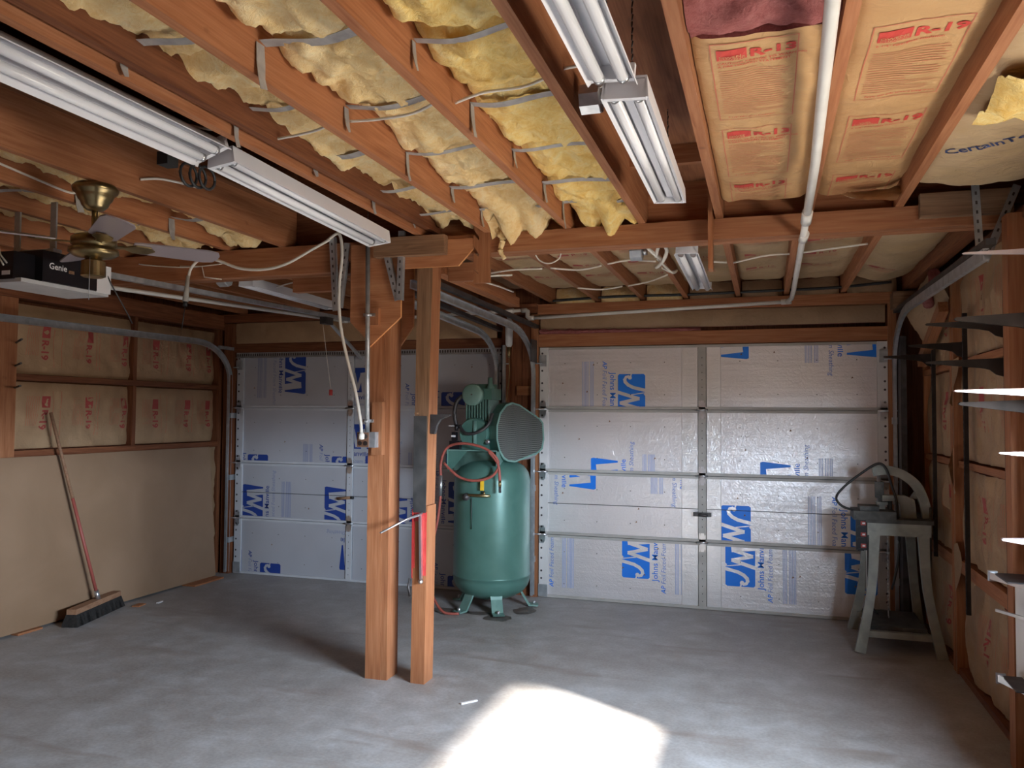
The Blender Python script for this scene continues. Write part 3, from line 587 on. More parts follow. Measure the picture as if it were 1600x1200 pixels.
track('galvanized track beside the compressor at the left door', -2.225, 4.47, 2.295, 6.0, 2.235, 1, 6.58, rad=.3)
track('galvanized track running past the old timber post to the right door', -1.90, 4.33, 2.325, 5.95, 2.255, 1, 6.60, rad=.36, x0=-2.003, a0=4.46)
track('galvanized track in the corner above the press', .925, 3.95, 2.27, 5.95, 2.30, 1, 6.60, rad=.36)
MB().use('galv').box((-4.97, 6.4, 2.16), (-4.95, 6.62, 2.19)).build('flag_bracket', parent=bpy.data.objects['door_track'])
MB().use('galv').box((-2.165, 6.52, 1.55), (-2.155, 6.62, 2.15)).box((-2.165, 6.52, 1.55), (-2.13, 6.53, 2.15)).build('flag_bracket', parent=bpy.data.objects['door_track.001'])
MB().use('dark_steel').box((-1.885, 6.45, 2.0), (-1.875, 6.62, 2.19)).build('flag_bracket', parent=bpy.data.objects['door_track.002'])
MB().use('dark_steel').box((.945, 6.45, 0.1), (.985, 6.60, 2.15)).build('angle_post', parent=bpy.data.objects['door_track.003'])
def hanger(label, pts_list):
    t = thing('track_hanger', label, 'hanger', pts_list[0][0], 'perforated angle track hangers')
    for p, q in pts_list:
        mb = MB().use('galv'); p, q = Vector(p), Vector(q); d = (q-p); n = int(d.length/.045); d.normalize()
        r = d.cross(Vector((0, 1, 0))).normalized()
        mb.bar(p, q, .034, .003, (0, 1, 0)); mb.bar(p+r*.016+Vector((0, .015, 0)), q+r*.016+Vector((0, .015, 0)), .003, .03, (0, 1, 0)); mb.use('dark_steel')
        for k in range(1, n): c = p+d*k*.045; mb.bar(c-d*.008, c+d*.008, .009, .0042, (0, 1, 0))
        mb.build('perforated_angle', parent=t)
    return t
hanger('V shaped perforated hanger at the bracket wall end of the beam', (((.945, 4.22, 2.70), (.965, 4.22, 2.285)), ((1.125, 4.235, 2.64), (.985, 4.225, 2.29))))
hanger('V shaped perforated hanger between timber post and plywood gusset', (((-2.148, 4.23, 2.575), (-2.05, 4.235, 2.215)), ((-2.025, 4.222, 2.62), (-2.035, 4.227, 2.215))))
hanger('narrow perforated hanger on the far side of the steel conduit', (((-2.50, 4.25, 2.62), (-2.47, 4.255, 2.17)), ((-2.405, 4.265, 2.58), (-2.455, 4.262, 2.19))))
# ------------------------------------------------------------------ posts
p1 = thing('support_post', 'thick double timber post with plywood gussets and conduit', 'post', (-2.18, 4.35, 0))
board('timber', -2.25, -2.155, 4.28, 4.425, 0, 2.41, 'fir_z', p1); board('timber', -2.153, -2.112, 4.283, 4.425, 0, 2.474, 'fir_z', p1)
TG = frame((0, 4.262, 0), (1, 0, 0), (0, 0, 1), (0, -1, 0))
def gus(poly, y, nm='gusset'):
    mb = MB(); T = frame((0, y, 0), (1, 0, 0), (0, 0, 1), (0, -1, 0)); n = len(poly)
    mb.use('ply_z').prism(poly, .018, T)
    for i in range(2, 2+n): mb.m[i] = 1
    mb.mats.append('ply_edge'); return mb.build(nm, parent=p1, loc=(poly[0][0], y, poly[0][1]))
gus([(-2.245, 1.945), (-2.04, 2.12), (-2.04, 2.405), (-1.68, 2.405), (-1.59, 2.50), (-1.59, 2.56), (-2.245, 2.56)], 4.279)
gus([(-2.37, 2.10), (-2.252, 1.985), (-2.252, 2.56), (-2.37, 2.56)], 4.277)
gus([(-2.24, 1.95), (-2.13, 1.95), (-2.035, 2.08), (-2.035, 2.47), (-2.38, 2.40), (-2.38, 2.10)], 4.445)
MB().use('oldfir_x').box((-2.19, 4.20, 2.47), (-1.745, 4.258, 2.58)).build('block', parent=p1)
MB().use('fir_z').box((-2.205, 4.235, 1.31), (-2.14, 4.279, 1.62)).build('block', parent=p1); MB().use('fir_z').box((-2.262, 4.235, 2.075), (-2.17, 4.261, 2.175)).build('block', parent=p1)
p2 = thing('timber_prop', 'weathered slim timber prop with black and red paint patches', 'post', (-1.92, 4.36, 0))
mb = MB().use('fir_z'); lean = lambda z: .018*z
vs = []
for z in (0, 1.02): vs += [(-1.963+.006*z, 4.29, z), (-1.878+.01*z, 4.288, z), (-1.878+.01*z, 4.415, z), (-1.963+.006*z, 4.415, z)]
mb.add(vs, [(0, 3, 2, 1), (4, 5, 6, 7), (0, 1, 5, 4), (1, 2, 6, 5), (2, 3, 7, 6), (3, 0, 4, 7)]); mb.build('lower_timber', parent=p2, loc=(-1.92, 4.35, 0))
mb = MB().use('oldfir_z'); vs = []
for z in (1.022, 2.472): vs += [(-1.963+.006*z, 4.29, z), (-1.882+.018*(z-1)+.006, 4.288, z), (-1.882+.018*(z-1)+.006, 4.415, z), (-1.963+.006*z, 4.415, z)]
mb.add(vs, [(0, 3, 2, 1), (4, 5, 6, 7), (0, 1, 5, 4)]).use('fir_z').add(vs, [(1, 2, 6, 5), (2, 3, 7, 6), (3, 0, 4, 7)]); mb.build('upper_timber', parent=p2, loc=(-1.92, 4.35, 1.02))  # lighter fir on the right face paints in the window light
MB().use('black_patch').box((-1.958, 4.284, .98), (-1.876, 4.29, 1.54)).build('paint_patch', parent=p2)
mb = MB().use('red_paint').box((-1.962, 4.285, .66), (-1.945, 4.2905, .99)).box((-1.905, 4.284, .62), (-1.872, 4.2905, .97)).box((-1.95, 4.285, .93), (-1.87, 4.2905, .985)).box((-1.9645, 4.288, .60), (-1.9575, 4.41, 1.0)); mb.build('paint_patch', parent=p2)
MB().use('oldfir_z').box((-1.95, 4.275, 1.55), (-1.93, 4.2905, 1.56)).build('knot', parent=p2)
hk = thing('wall_hook', 'bent silver steel rack arm on the red patch of the prop', 'hook', (-1.9, 4.28, .8))
MB().use('bright_steel').bar((-1.905, 4.272, .975), (-1.895, 4.272, .585), .022, .012, (1, 0, 0)).build('upright', parent=hk)
MB().use('bright_steel').tube([(-1.905, 4.27, .97), (-1.97, 4.20, .945), (-2.03, 4.02, .895)], .006, 8).tube([(-1.89, 4.27, .98), (-1.95, 4.2, .955), (-2.03, 4.02, .895)], .005, 8).build('arm', parent=hk)
MB().use('bright_steel').lathe([(0, -.012), (.014, -.006), (.014, .006), (0, .012)], frame((-1.895, 4.265, .59), (1, 0, 0), (0, 0, 1), (0, -1, 0)), 12).build('bolt', parent=hk)
MB().use('dark_steel').tube([(-1.97, 4.28, .60), (-1.975, 4.27, .55), (-1.965, 4.275, .50)], .008, 8).build('clip', parent=hk)
br = MB().use('dark_steel'); br.prism([(0, 0), (0, -.11), (.025, -.115), (.04, -.06), (.06, -.03), (.12, -.005), (.12, 0)], .03, frame((-1.863, 4.335, 1.55), (1, 0, 0), (0, 0, 1), (0, -1, 0)))
tag(br.build('shelf_bracket', loc=(-1.86, 4.32, 1.5)), 'small black curved bracket screwed to the side of the prop', 'bracket')
# conduit, outlet box and cord on the main post
cn = thing('conduit', 'straight galvanized conduit running down the double post', 'conduit', (-2.225, 4.215, 1.4))
MB().use('galv').tube([(-2.236, 4.215, 2.57), (-2.222, 4.215, 1.43)], .0135, 12).build('pipe', parent=cn)
for z in (2.125, 1.50): MB().use('bright_steel').box((-2.265, 4.224, z), (-2.19, 4.236, z+.018)).lathe([(.017, 0), (.017, .018)], frame((-2.229, 4.215, z), (1, 0, 0), (0, 1, 0), (0, 0, 1)), 12).build('strap', parent=cn)
ob = thing('outlet_box', 'steel outlet box with four brown sockets on the double post', 'outlet', (-2.215, 4.2, 1.36))
MB().use('galv').box((-2.275, 4.19, 1.355), (-2.16, 4.236, 1.445)).build('box', parent=ob); MB().use('outlet_brown').box((-2.272, 4.184, 1.358), (-2.198, 4.19, 1.442)).build('cover', parent=ob)
for i in range(2):
    for j in range(2): MB().use('receptacle').lathe([(.014, 0), (.014, .003)], frame((-2.253+.036*i, 4.184, 1.38+.04*j), (1, 0, 0), (0, 0, 1), (0, -1, 0)), 12).build('socket', parent=ob)
def wire(name, label, pts, r=.006, m='romex', group='loose white cables', cat='cable', curve=True):
    return tag(MB().use(m).tube(pts, r, 8, curve).build(name, loc=pts[0]), label, cat, group)
mb = MB().use('romex').tube([(-2.52, 4.24, 2.60), (-2.44, 4.235, 2.63), (-2.415, 4.23, 2.50), (-2.425, 4.22, 2.30), (-2.41, 4.21, 2.10), (-2.36, 4.20, 1.90), (-2.29, 4.19, 1.68), (-2.245, 4.175, 1.50), (-2.235, 4.165, 1.43)], .0095, 8, True)
pc = tag(mb.build('power_cord', loc=(-2.42, 4.23, 2.5)), 'thick white cord drooping down to the outlet box plug', 'cord')
MB().use('romex').lathe([(0, 0), (.016, .004), (.018, .03), (.008, .045)], frame((-2.235, 4.168, 1.40), (1, 0, 0), (0, 1, 0), (0, 0, 1)), 12).build('plug', parent=pc)
# notched boards
def notched(label, T, wd, ln, n, d=.022):
    poly = [(0, 0), (wd, 0), (wd, ln), (wd*.2, ln)]
    pts = [(0, ln*.93)]
    for k in range(n):
        z = ln*.88-k*ln*.86/n; pts += [(0, z), (wd*.34, z-.045), (wd*.30, z-.06), (0, z-.03)]
    mb = MB().use('fir_z').prism(poly+pts, d, T); return tag(mb.build('notched_board', loc=tuple(T.translation)), label, 'board')
notched('flat notched rack board nailed to the beam beside the timber prop', frame((-1.585, 4.278, 2.30), (1, 0, 0), (0, 0, 1), (0, -1, 0)), .098, .46, 4)
notched('edge-on notched rack board on the beam near the small rear light', frame((-.255, 4.278, 2.305), (0, -1, 0), (0, 0, 1), (-1, 0, 0)), .10, .385, 4)
tag(board('beam_block', .715, 1.11, 4.235, 4.279, 2.515, 2.63, 'oldfir_x', None), 'short dull plank nailed across the beam beside the corner hanger', 'board')
# ------------------------------------------------------------------ shop lights
def shop_light(label, A, B, w_=.13, deep=.055, style='hood', group='four foot twin tube shop lights', skew=0, ch=True):
    A, B = Vector(A), Vector(B); L = (B-A).length; y = (B-A).normalized(); x = y.cross(Vector((0, 0, 1))).normalized(); z = x.cross(y)
    if skew: q = Matrix.Rotation(R(skew), 3, y); x = q @ x; z = q @ z
    t = thing('shop_light', label, 'light fixture', A, group)
    T = frame(A, x, y, z); h = w_/2
    if style == 'hood': prof = [(-h, -.004), (-h+.012, 0), (-h*.82, deep*.95), (h*.82, deep*.95), (h-.012, 0), (h, -.004), (h*.9, deep+.004), (-h*.9, deep+.004)]
    else: prof = [(-h, -.012), (-h*.42, deep*.8), (h*.42, deep*.8), (h, -.012), (h*1.02, -.008), (h*.46, deep), (-h*.46, deep), (-h*1.02, -.008)]
    mb = MB().use('white_enamel'); n = len(prof); vs = [T @ Vector((a, yy, c)) for yy in (0, L) for a, c in prof]
    mb.add(vs, [(i, (i+1) % n, n+(i+1) % n, n+i) for i in range(n)]+[tuple(range(n)), tuple(range(n, 2*n))[::-1]])
    if style == 'hood': mb.box((-.012, .02, deep*.35), (.012, L-.02, deep*.95), T)
    mb.build('housing', parent=t)
    for yy in (0, L-.02): MB().use('white_enamel').box((-h*.9, yy, -.004 if style == 'hood' else .0), (h*.9, yy+.02, deep*.9), T).build('end_plate', parent=t)
    off = .035 if style == 'hood' else .034; zt = .012 if style == 'hood' else .0
    for sx in (-1, 1):
        tb = MB().use('lamp_tube').tube([T @ Vector((sx*off, yy, zt)) for yy in (.03, L-.03)], .0165, 12).build('tube', parent=t)
        for ya, yb in ((.022, .04), (L-.04, L-.022)): MB().use('lamp_cap').tube([T @ Vector((sx*off, ya, zt)), T @ Vector((sx*off, yb, zt))], .0172, 12).build('end_cap', parent=tb)
    if ch:
        for yy in (.12, L-.12):
            p = T @ Vector((0, yy, deep)); mc = MB().use('dark_steel')
            k = 0
            while p.z+k*.02 < JT+.15: mc.tube([p+Vector((0, 0, k*.02)), p+Vector((.003*(k % 2), .003*((k+1) % 2), k*.02+.017))], .0025, 5); k += 1
            mc.build('hanging_chain', parent=t)
    return t
shop_light('white shop light nearest the open overhead door, in the long open bay', (-2.13, 1.38, 2.585), (-2.088, 2.64, 2.572), .17, .06, 'wing', skew=-18)
shop_light('white shop light hanging over the outlet post in the open bay', (-2.07, 2.66, 2.545), (-1.985, 3.88, 2.468), .135, .06, skew=-6)
shop_light('white shop light in the bare plywood bay, end to end before the second', (-.42, .98, 2.52), (-.405, 2.195, 2.487), .14, .05, 'wing', skew=4)
shop_light('white shop light in the bare plywood bay, over the beam', (-.375, 2.21, 2.448), (-.385, 3.43, 2.462), .135, .055, skew=3)
shop_light('small white shop light behind the beam, above the right foil door', (-.415, 4.50, 2.455), (-.415, 5.68, 2.435), .135, .05, 'wing', ch=False, skew=3)
shop_light('dusty white shop light behind the beam, above the left foil door', (-3.30, 4.52, 2.40), (-3.36, 5.74, 2.40), .11, .05, ch=False)
# junction boxes at the lights
for loc, lab in (((-.545, 2.62, 2.62), 'octagonal steel junction box on the joist beside the twin lights'), ((-.70, 4.62, 2.50), 'steel junction box among coiled cables behind the beam'), ((-3.42, 4.47, 2.44), 'grey junction box behind the beam by the left rear light')):
    j = thing('junction_box', lab, 'junction box', loc); T = frame(loc, (0, 1, 0), (0, 0, 1), (1, 0, 0))
    MB().use('galv').lathe([(.052, -.045), (.052, .02), (.048, .024)], T, 8, False).build('box', parent=j); MB().use('bright_steel').lathe([(.02, .024), (.02, .05)], T, 10).build('connector', parent=j)
wire('cable', 'white cable curling from joist into the octagonal junction box', [(-.61, 2.45, 2.66), (-.54, 2.46, 2.665), (-.50, 2.5, 2.655), (-.50, 2.56, 2.64), (-.53, 2.6, 2.65)], .0055)
wire('cable', 'white cable hung across the bright yellow wool bay', [(-.61, 2.47, 2.67), (-.75, 2.50, 2.64), (-.90, 2.50, 2.635), (-1.01, 2.52, 2.62)], .0055)
wire('cable', 'white cable hung across the middle wool bay', [(-1.06, 2.55, 2.66), (-1.20, 2.60, 2.635), (-1.36, 2.62, 2.635), (-1.47, 2.62, 2.64)], .0055)
wire('cable', 'white cable under the wool beside the open bay', [(-1.52, 2.65, 2.66), (-1.68, 2.68, 2.64), (-1.87, 2.70, 2.635)], .0055)
wire('cable', 'short white cable stub poking from the joist near black coiled cord', [(-1.935, 2.6, 2.66), (-2.02, 2.55, 2.64), (-2.12, 2.52, 2.66)], .005)
wire('cable', 'white cable stub on the joist face right of the fan mount', [(-2.835, 3.06, 2.66), (-2.78, 3.12, 2.675), (-2.74, 3.22, 2.68), (-2.70, 3.3, 2.675)], .006)
bc = MB().use('rubber')
for k in range(3): bc.tube([(-2.19+.02*k, 2.62+.03*math.cos(a)*1.6+.03*k, 2.50+.045*math.sin(a)) for a in [i*math.pi/8 for i in range(17)]], .006, 6)
bc.box((-2.24, 2.50, 2.51), (-2.19, 2.56, 2.56))
tag(bc.build('power_cord', loc=(-2.19, 2.6, 2.5)), 'black cord coiled where the two left shop lights meet', 'cord')
# rear white cables
for i, (pts, lab) in enumerate((
    ([(-1.76, 5.05, 2.50), (-1.60, 5.0, 2.505), (-1.38, 4.98, 2.50)], 'nearest the tracks, front run'), ([(-1.32, 4.97, 2.50), (-1.15, 5.03, 2.49), (-.99, 4.98, 2.50)], 'second front run from the tracks'),
    ([(-.945, 4.96, 2.505), (-.80, 4.92, 2.515), (-.64, 4.93, 2.50)], 'ending at the coiled cables'), ([(-1.32, 5.75, 2.49), (-1.15, 5.80, 2.48), (-.99, 5.76, 2.49)], 'rear run near the pillar'),
    ([(-.945, 5.75, 2.49), (-.78, 5.66, 2.50), (-.63, 5.45, 2.505)], 'rear run rising to the coils'), ([(-.33, 5.02, 2.50), (-.26, 5.06, 2.50), (-.225, 5.08, 2.50)], 'leaving the small light'),
    ([(-.185, 5.10, 2.50), (0, 5.0, 2.515), (.14, 4.98, 2.515)], 'left of the white pipe'), ([(.18, 4.98, 2.515), (.35, 4.95, 2.525), (.555, 4.88, 2.53)], 'right of the white pipe'))):
    wire('cable', 'white cable stapled across the rear rafters, '+lab, pts, .006)
mb = MB().use('romex').tube([(-.64, 4.45, 2.56), (-.63, 4.5, 2.50), (-.58, 4.7, 2.46), (-.62, 4.8, 2.44), (-.56, 4.62, 2.44), (-.53, 4.56, 2.49), (-.56, 4.5, 2.52), (-.60, 4.62, 2.47)], .011, 8, True)
mb.tube([(-.60, 4.7, 2.47), (-.55, 5.0, 2.44), (-.53, 5.1, 2.47), (-.58, 5.2, 2.48), (-.63, 5.15, 2.5)], .007, 8, True)
tag(mb.build('coiled_cable', loc=(-.6, 4.6, 2.5)), 'white cables looped beside the small rear light', 'cable')
wire('cable', 'thin white cable loop hanging under the beam over drooping batts', [(-1.28, 4.44, 2.50), (-1.25, 4.46, 2.45), (-1.19, 4.46, 2.43), (-1.13, 4.46, 2.46), (-1.12, 4.44, 2.52)], .004)
wire('cable', 'white cable bent round the rafter above the tracks', [(-1.50, 4.72, 2.42), (-1.74, 4.70, 2.42), (-1.76, 4.72, 2.41), (-1.68, 5.0, 2.40), (-1.66, 5.25, 2.40)], .006, curve=False)
wire('cable', 'white cable sagging from the junction of hangers to the jacketed plug end', [(-2.50, 4.23, 2.60), (-2.62, 4.22, 2.54), (-2.78, 4.2, 2.46), (-2.92, 4.18, 2.43), (-3.08, 4.16, 2.44), (-3.22, 4.14, 2.49), (-3.32, 4.12, 2.51), (-3.40, 4.11, 2.45), (-3.42, 4.10, 2.34), (-3.425, 4.10, 2.27)], .009)
mb = MB().use('jacket').tube([(-3.415, 4.10, 2.40), (-3.422, 4.10, 2.32), (-3.43, 4.10, 2.24)], .016, 10, scl=[.7, .9, 1.2]).use('rubber').tube([(-3.43, 4.10, 2.245), (-3.432, 4.10, 2.21)], .014, 10).tube([(-3.432, 4.1, 2.21), (-3.47, 4.12, 2.07)], .003, 6)
tag(mb.build('cord_plug', loc=(-3.43, 4.1, 2.3)), 'pale cord end with black plug hanging before the left track', 'plug')
wire('cable', 'white cable stapled on joist at the hardboard wall side of the fan', [(-3.25, 2.62, 2.66), (-3.25, 2.9, 2.635), (-3.245, 3.05, 2.625), (-3.245, 3.12, 2.655), (-3.245, 3.2, 2.665)], .006)
wire('cable', 'thin white cable above the opener stapled along the beam', [(-3.30, 4.272, 2.50), (-3.55, 4.273, 2.49), (-3.8, 4.272, 2.51), (-3.95, 4.27, 2.53)], .004)
wire('cable', 'thin white cable kinked down the beam near the fan blade tip', [(-3.62, 4.27, 2.50), (-3.45, 4.27, 2.49), (-3.43, 4.27, 2.42), (-3.30, 4.27, 2.40)], .004, curve=False)
wire('cable', 'white cable looped from beam to the left rear light', [(-2.80, 4.5, 2.47), (-2.95, 4.6, 2.43), (-3.1, 4.7, 2.43), (-3.25, 4.8, 2.43)], .005)
wire('cable', 'second white cable looped from beam to the left rear light', [(-2.72, 4.5, 2.47), (-2.75, 4.6, 2.44), (-2.9, 4.8, 2.42), (-3.10, 5.0, 2.42)], .005)
wire('cable', 'black cable running along the eave above the right door', [(-1.75, 6.56, 2.52), (-1.2, 6.55, 2.535), (-.6, 6.55, 2.53), (0, 6.55, 2.535), (.5, 6.55, 2.54), (.9, 6.5, 2.56)], .011, 'rubber')
# ------------------------------------------------------------------ PVC air pipe
pp = thing('air_pipe', 'white plastic pipe from ceiling joists round to the pillar', 'pipe', (.18, 4.2, 2.5))
MB().use('pvc').tube([(.145, .2, 2.53), (.152, 1.8, 2.545), (.168, 2.4, 2.548), (.19, 3.29, 2.545), (.19, 3.95, 2.50)], .019, 12).build('pipe_run', parent=pp)
MB().use('pvc').tube([(.188, 4.02, 2.485), (.183, 4.245, 2.452), (.185, 4.6, 2.452), (.19, 5.4, 2.452), (.195, 6.05, 2.452), (.19, 6.35, 2.44), (.16, 6.48, 2.432)], .017, 12).build('pipe_run', parent=pp)
MB().use('pvc').tube([(.19, 3.93, 2.502), (.188, 4.04, 2.482)], .025, 12).build('coupling', parent=pp); MB().use('pvc').tube([(.19, 4.20, 2.46), (.184, 4.30, 2.45)], .0225, 12).build('coupling', parent=pp)
MB().use('pvc').tube([(.16, 6.49, 2.435), (-1.88, 6.50, 2.372)], .0145, 12).build('pipe_run', parent=pp)
MB().use('pvc').tube([(.19, 6.47, 2.435), (.12, 6.49, 2.434)], .021, 12).build('elbow', parent=pp)
MB().use('pvc').tube([(-1.87, 6.50, 2.372), (-1.91, 6.50, 2.372), (-1.925, 6.50, 2.385), (-1.925, 6.50, 2.43), (-1.94, 6.50, 2.44), (-1.98, 6.50, 2.44)], .02, 12).build('elbow', parent=pp)
MB().use('pvc').tube([(-1.97, 6.50, 2.44), (-2.62, 6.50, 2.425)], .0145, 12).tube([(-2.05, 6.5, 2.438), (-2.12, 6.5, 2.437)], .021, 12).build('tee', parent=pp)
pq = thing('air_pipe', 'white plastic pipe slanting behind the opener to the back wall', 'pipe', (-3.9, 5, 2.4))
MB().use('pvc').tube([(-4.15, 3.0, 2.345), (-4.02, 4.1, 2.352), (-3.62, 6.40, 2.385)], .0145, 12).build('pipe_run', parent=pq)
MB().use('pvc').tube([(-3.64, 6.38, 2.385), (-3.60, 6.42, 2.386)], .019, 12).tube([(-3.60, 6.42, 2.386), (-2.62, 6.49, 2.42)], .0145, 12).build('elbow', parent=pq)
fd = thing('air_filter', 'grey drop filter under the white pipe on the pillar', 'air filter', (-2.09, 6.5, 2.1))
MB().use('pegs').lathe([(.018, 0), (.03, .02), (.033, .16), (.033, .22), (.02, .235), (.02, .30)], frame((-2.09, 6.5, 2.13), (1, 0, 0), (0, 1, 0), (0, 0, 1)), 14).build('body', parent=fd)
MB().use('brass').lathe([(.008, -.09), (.016, -.06), (.02, 0)], frame((-2.09, 6.5, 2.13), (1, 0, 0), (0, 1, 0), (0, 0, 1)), 10).build('drain', parent=fd)
MB().use('brass').tube([(-2.09, 6.5, 2.04), (-2.085, 6.5, 1.9), (-2.10, 6.48, 1.7), (-2.11, 6.45, 1.6)], .004, 6, True).build('air_line', parent=fd)
# ------------------------------------------------------------------ ceiling fan
fx, fy = -2.9, 2.86
fan = thing('ceiling_fan', 'old brass ceiling fan with four grey blades', 'ceiling fan', (fx, fy, 2.585))
I0 = frame((fx, fy, 0), (1, 0, 0), (0, 1, 0), (0, 0, 1))
MB().use('brass').lathe([(.05, 2.585), (.085, 2.58), (.098, 2.565), (.094, 2.548), (.08, 2.538), (.078, 2.53), (.07, 2.512), (.062, 2.505), (.055, 2.485), (.038, 2.468), (.014, 2.462)], I0, 28).build('canopy', parent=fan)
MB().use('brass').lathe([(.013, 2.35), (.013, 2.47)], I0, 12).build('downrod', parent=fan)
MB().use('brass').lathe([(.03, 2.365), (.085, 2.345), (.095, 2.335), (.095, 2.305), (.088, 2.30), (.088, 2.292), (.102, 2.288), (.105, 2.27), (.085, 2.255), (.04, 2.248), (.03, 2.235)], I0, 32).build('motor_housing', parent=fan)
lk = MB().use('brass').lathe([(.03, 2.24), (.050, 2.232), (.052, 2.165), (.042, 2.16)], I0, 24, False); lk.build('light_fitter', parent=fan)
for k in range(4):
    a = R(55+90*k); d = Vector((math.cos(a), math.sin(a), 0)); n = Vector((-math.sin(a), math.cos(a), 0)).normalized()
    tl = (n*math.cos(R(14))-Vector((0, 0, 1))*math.sin(R(14))); zz = d.cross(tl)
    T = frame(Vector((fx, fy, 2.315)), d, tl, zz)
    bl = MB().use('blade').prism([(.16, -.05), (.19, -.058), (.50, -.068), (.54, -.055), (.555, -.02), (.555, .02), (.54, .055), (.50, .068), (.19, .058), (.16, .05)], .006, T).build('blade', parent=fan)
    MB().use('brass').prism([(.07, -.018), (.13, -.012), (.17, -.04), (.235, -.035), (.26, 0), (.235, .035), (.17, .04), (.13, .012), (.07, .018)], .006, frame(Vector((fx, fy, 2.307)), d, tl, zz)).build('blade_iron', parent=bl)
MB().use('galv').tube([(fx+.03, fy-.05, 2.24), (fx+.03, fy-.05, 2.05)], .0015, 5).build('pull_chain', parent=fan)
# ------------------------------------------------------------------ garage door opener
op = thing('door_opener', 'black garage door opener head with white side lens', 'opener', (-3.57, 3.3, 2.2))
MB().use('black_plastic').box((-3.72, 3.06, 2.20), (-3.42, 3.40, 2.355)).build('motor_cover', parent=op)
MB().use('black_plastic').box((-3.70, 2.94, 2.195), (-3.47, 3.06, 2.33)).build('end_cover', parent=op)
MB().use('white_label').box((-3.71, 3.40, 2.195), (-3.425, 3.50, 2.345)).build('light_lens', parent=op)
MB().use('pegs').box((-3.71, 2.95, 2.18), (-3.43, 3.49, 2.199)).build('chassis', parent=op)
lb = MB().use('white_label')
T = frame((-3.4185, 3.095, 2.268), (0, 1, 0), (0, 0, 1), (1, 0, 0))
for q in text2d('Genie', .045, .012): lb.add([T @ Vector((x, y, .001)) for x, y in q], [tuple(range(len(q)))])
lb.build('brand_plate', parent=op); MB().use('oldfir_x').box((-3.4195, 3.215, 2.262), (-3.418, 3.25, 2.278)).build('brand_mark', parent=op)
for a_, b_, m_ in (((-3.69, 2.938, 2.25), (-3.62, 2.94, 2.277), 'white_label'), ((-3.69, 2.938, 2.205), (-3.67, 2.94, 2.222), 'white_label'), ((-3.54, 2.938, 2.215), (-3.49, 2.94, 2.235), 'white_label'), ((-3.69, 2.9375, 2.278), (-3.62, 2.94, 2.286), 'label_red')): MB().use(m_).box(a_, b_).build('warning_label', parent=op)
MB().use('galv').bar((-3.57, 3.50, 2.33), (-3.57, 6.60, 2.40), .04, .03).build('rail', parent=op)
for x in (-3.70, -3.46): MB().use('galv').box((x-.018, 3.15, 2.355), (x+.018, 3.16, 2.62)).build('hanger_strap', parent=op)
MB().use('galv').box((-3.74, 3.12, 2.357), (-3.42, 3.17, 2.375)).build('mounting_angle', parent=op)
MB().use('galv').bar((-3.57, 6.05, 2.34), (-3.55, 6.60, 2.06), .02, .025, (1, 0, 0)).build('door_arm', parent=op)
MB().use('dark_steel').box((-3.60, 5.95, 2.31), (-3.54, 6.07, 2.37)).build('trolley', parent=op)
rl = MB().use('romex').tube([(-3.60, 6.0, 2.32), (-3.625, 6.1, 2.1), (-3.63, 6.2, 1.76)], .0022, 5); rl.build('release_cord', parent=op)
MB().use('red_paint').lathe([(.016, 0), (.016, .05)], frame((-3.63, 6.2, 1.71), (1, 0, 0), (0, 1, 0), (0, 0, 1)), 10).build('release_handle', parent=op)
MB().use('dark_steel').tube([(-3.44, 3.47, 2.33), (-3.42, 3.5, 2.25), (-3.43, 3.62, 2.12), (-3.46, 3.70, 2.06)], .004, 6, True).build('antenna_wire', parent=op)
MB().use('romex').tube([(-3.60, 2.95, 2.35), (-3.55, 2.93, 2.30), (-3.52, 2.93, 2.26)], .004, 6).tube([(-3.58, 2.95, 2.36), (-3.54, 2.93, 2.31), (-3.50, 2.93, 2.27)], .004, 6).build('bell_wire', parent=op)
# ------------------------------------------------------------------ left wall items
lean = thing('hardboard_sheet', 'tan hardboard sheet leaning on the left wall behind the broom', 'board', (-4.97, 5.3, 0))
mb = MB().use('hardboard'); vs = []
for x, z in ((-4.965, .015), (-5.065, 1.225)): vs += [(x, 4.10, z), (x, 6.43, z), (x-.008, 6.43, z), (x-.008, 4.10, z)]
mb.add(vs, [(0, 1, 5, 4), (1, 2, 6, 5), (2, 3, 7, 6), (3, 0, 4, 7), (4, 5, 6, 7), (3, 2, 1, 0)]); mb.build('sheet', parent=lean)
MB().use('fir_y').box((-4.99, 4.3, 0), (-4.93, 4.5, .014)).build('shim', parent=lean); MB().use('fir_y').box((-4.99, 6.0, 0), (-4.85, 6.4, .014)).build('shim', parent=lean)
l2 = MB().use('hardboard'); vs = []
for x, z in ((-4.955, .001), (-5.075, 1.215)): vs += [(x, 1.6, z), (x, 4.09, z), (x-.008, 4.09, z), (x-.008, 1.6, z)]
l2.add(vs, [(0, 1, 5, 4), (1, 2, 6, 5), (2, 3, 7, 6), (3, 0, 4, 7), (4, 5, 6, 7), (3, 2, 1, 0)])
tag(l2.build('hardboard_sheet', loc=(-4.96, 3, 0)), 'second tan hardboard sheet along the wall nearest the open door', 'board')
kr = MB().use('kraft_dark'); kr.grid(lambda u, v: (-5.10+.03*fbm(Vector((u*3, v*8, 3))), 6.40+.16*u, .02+1.2*v), 6, 30); tag(kr.build('paper_edge', loc=(-5.1, 6.5, 0)), 'torn brown paper edge beside the leaning hardboard', 'insulation')
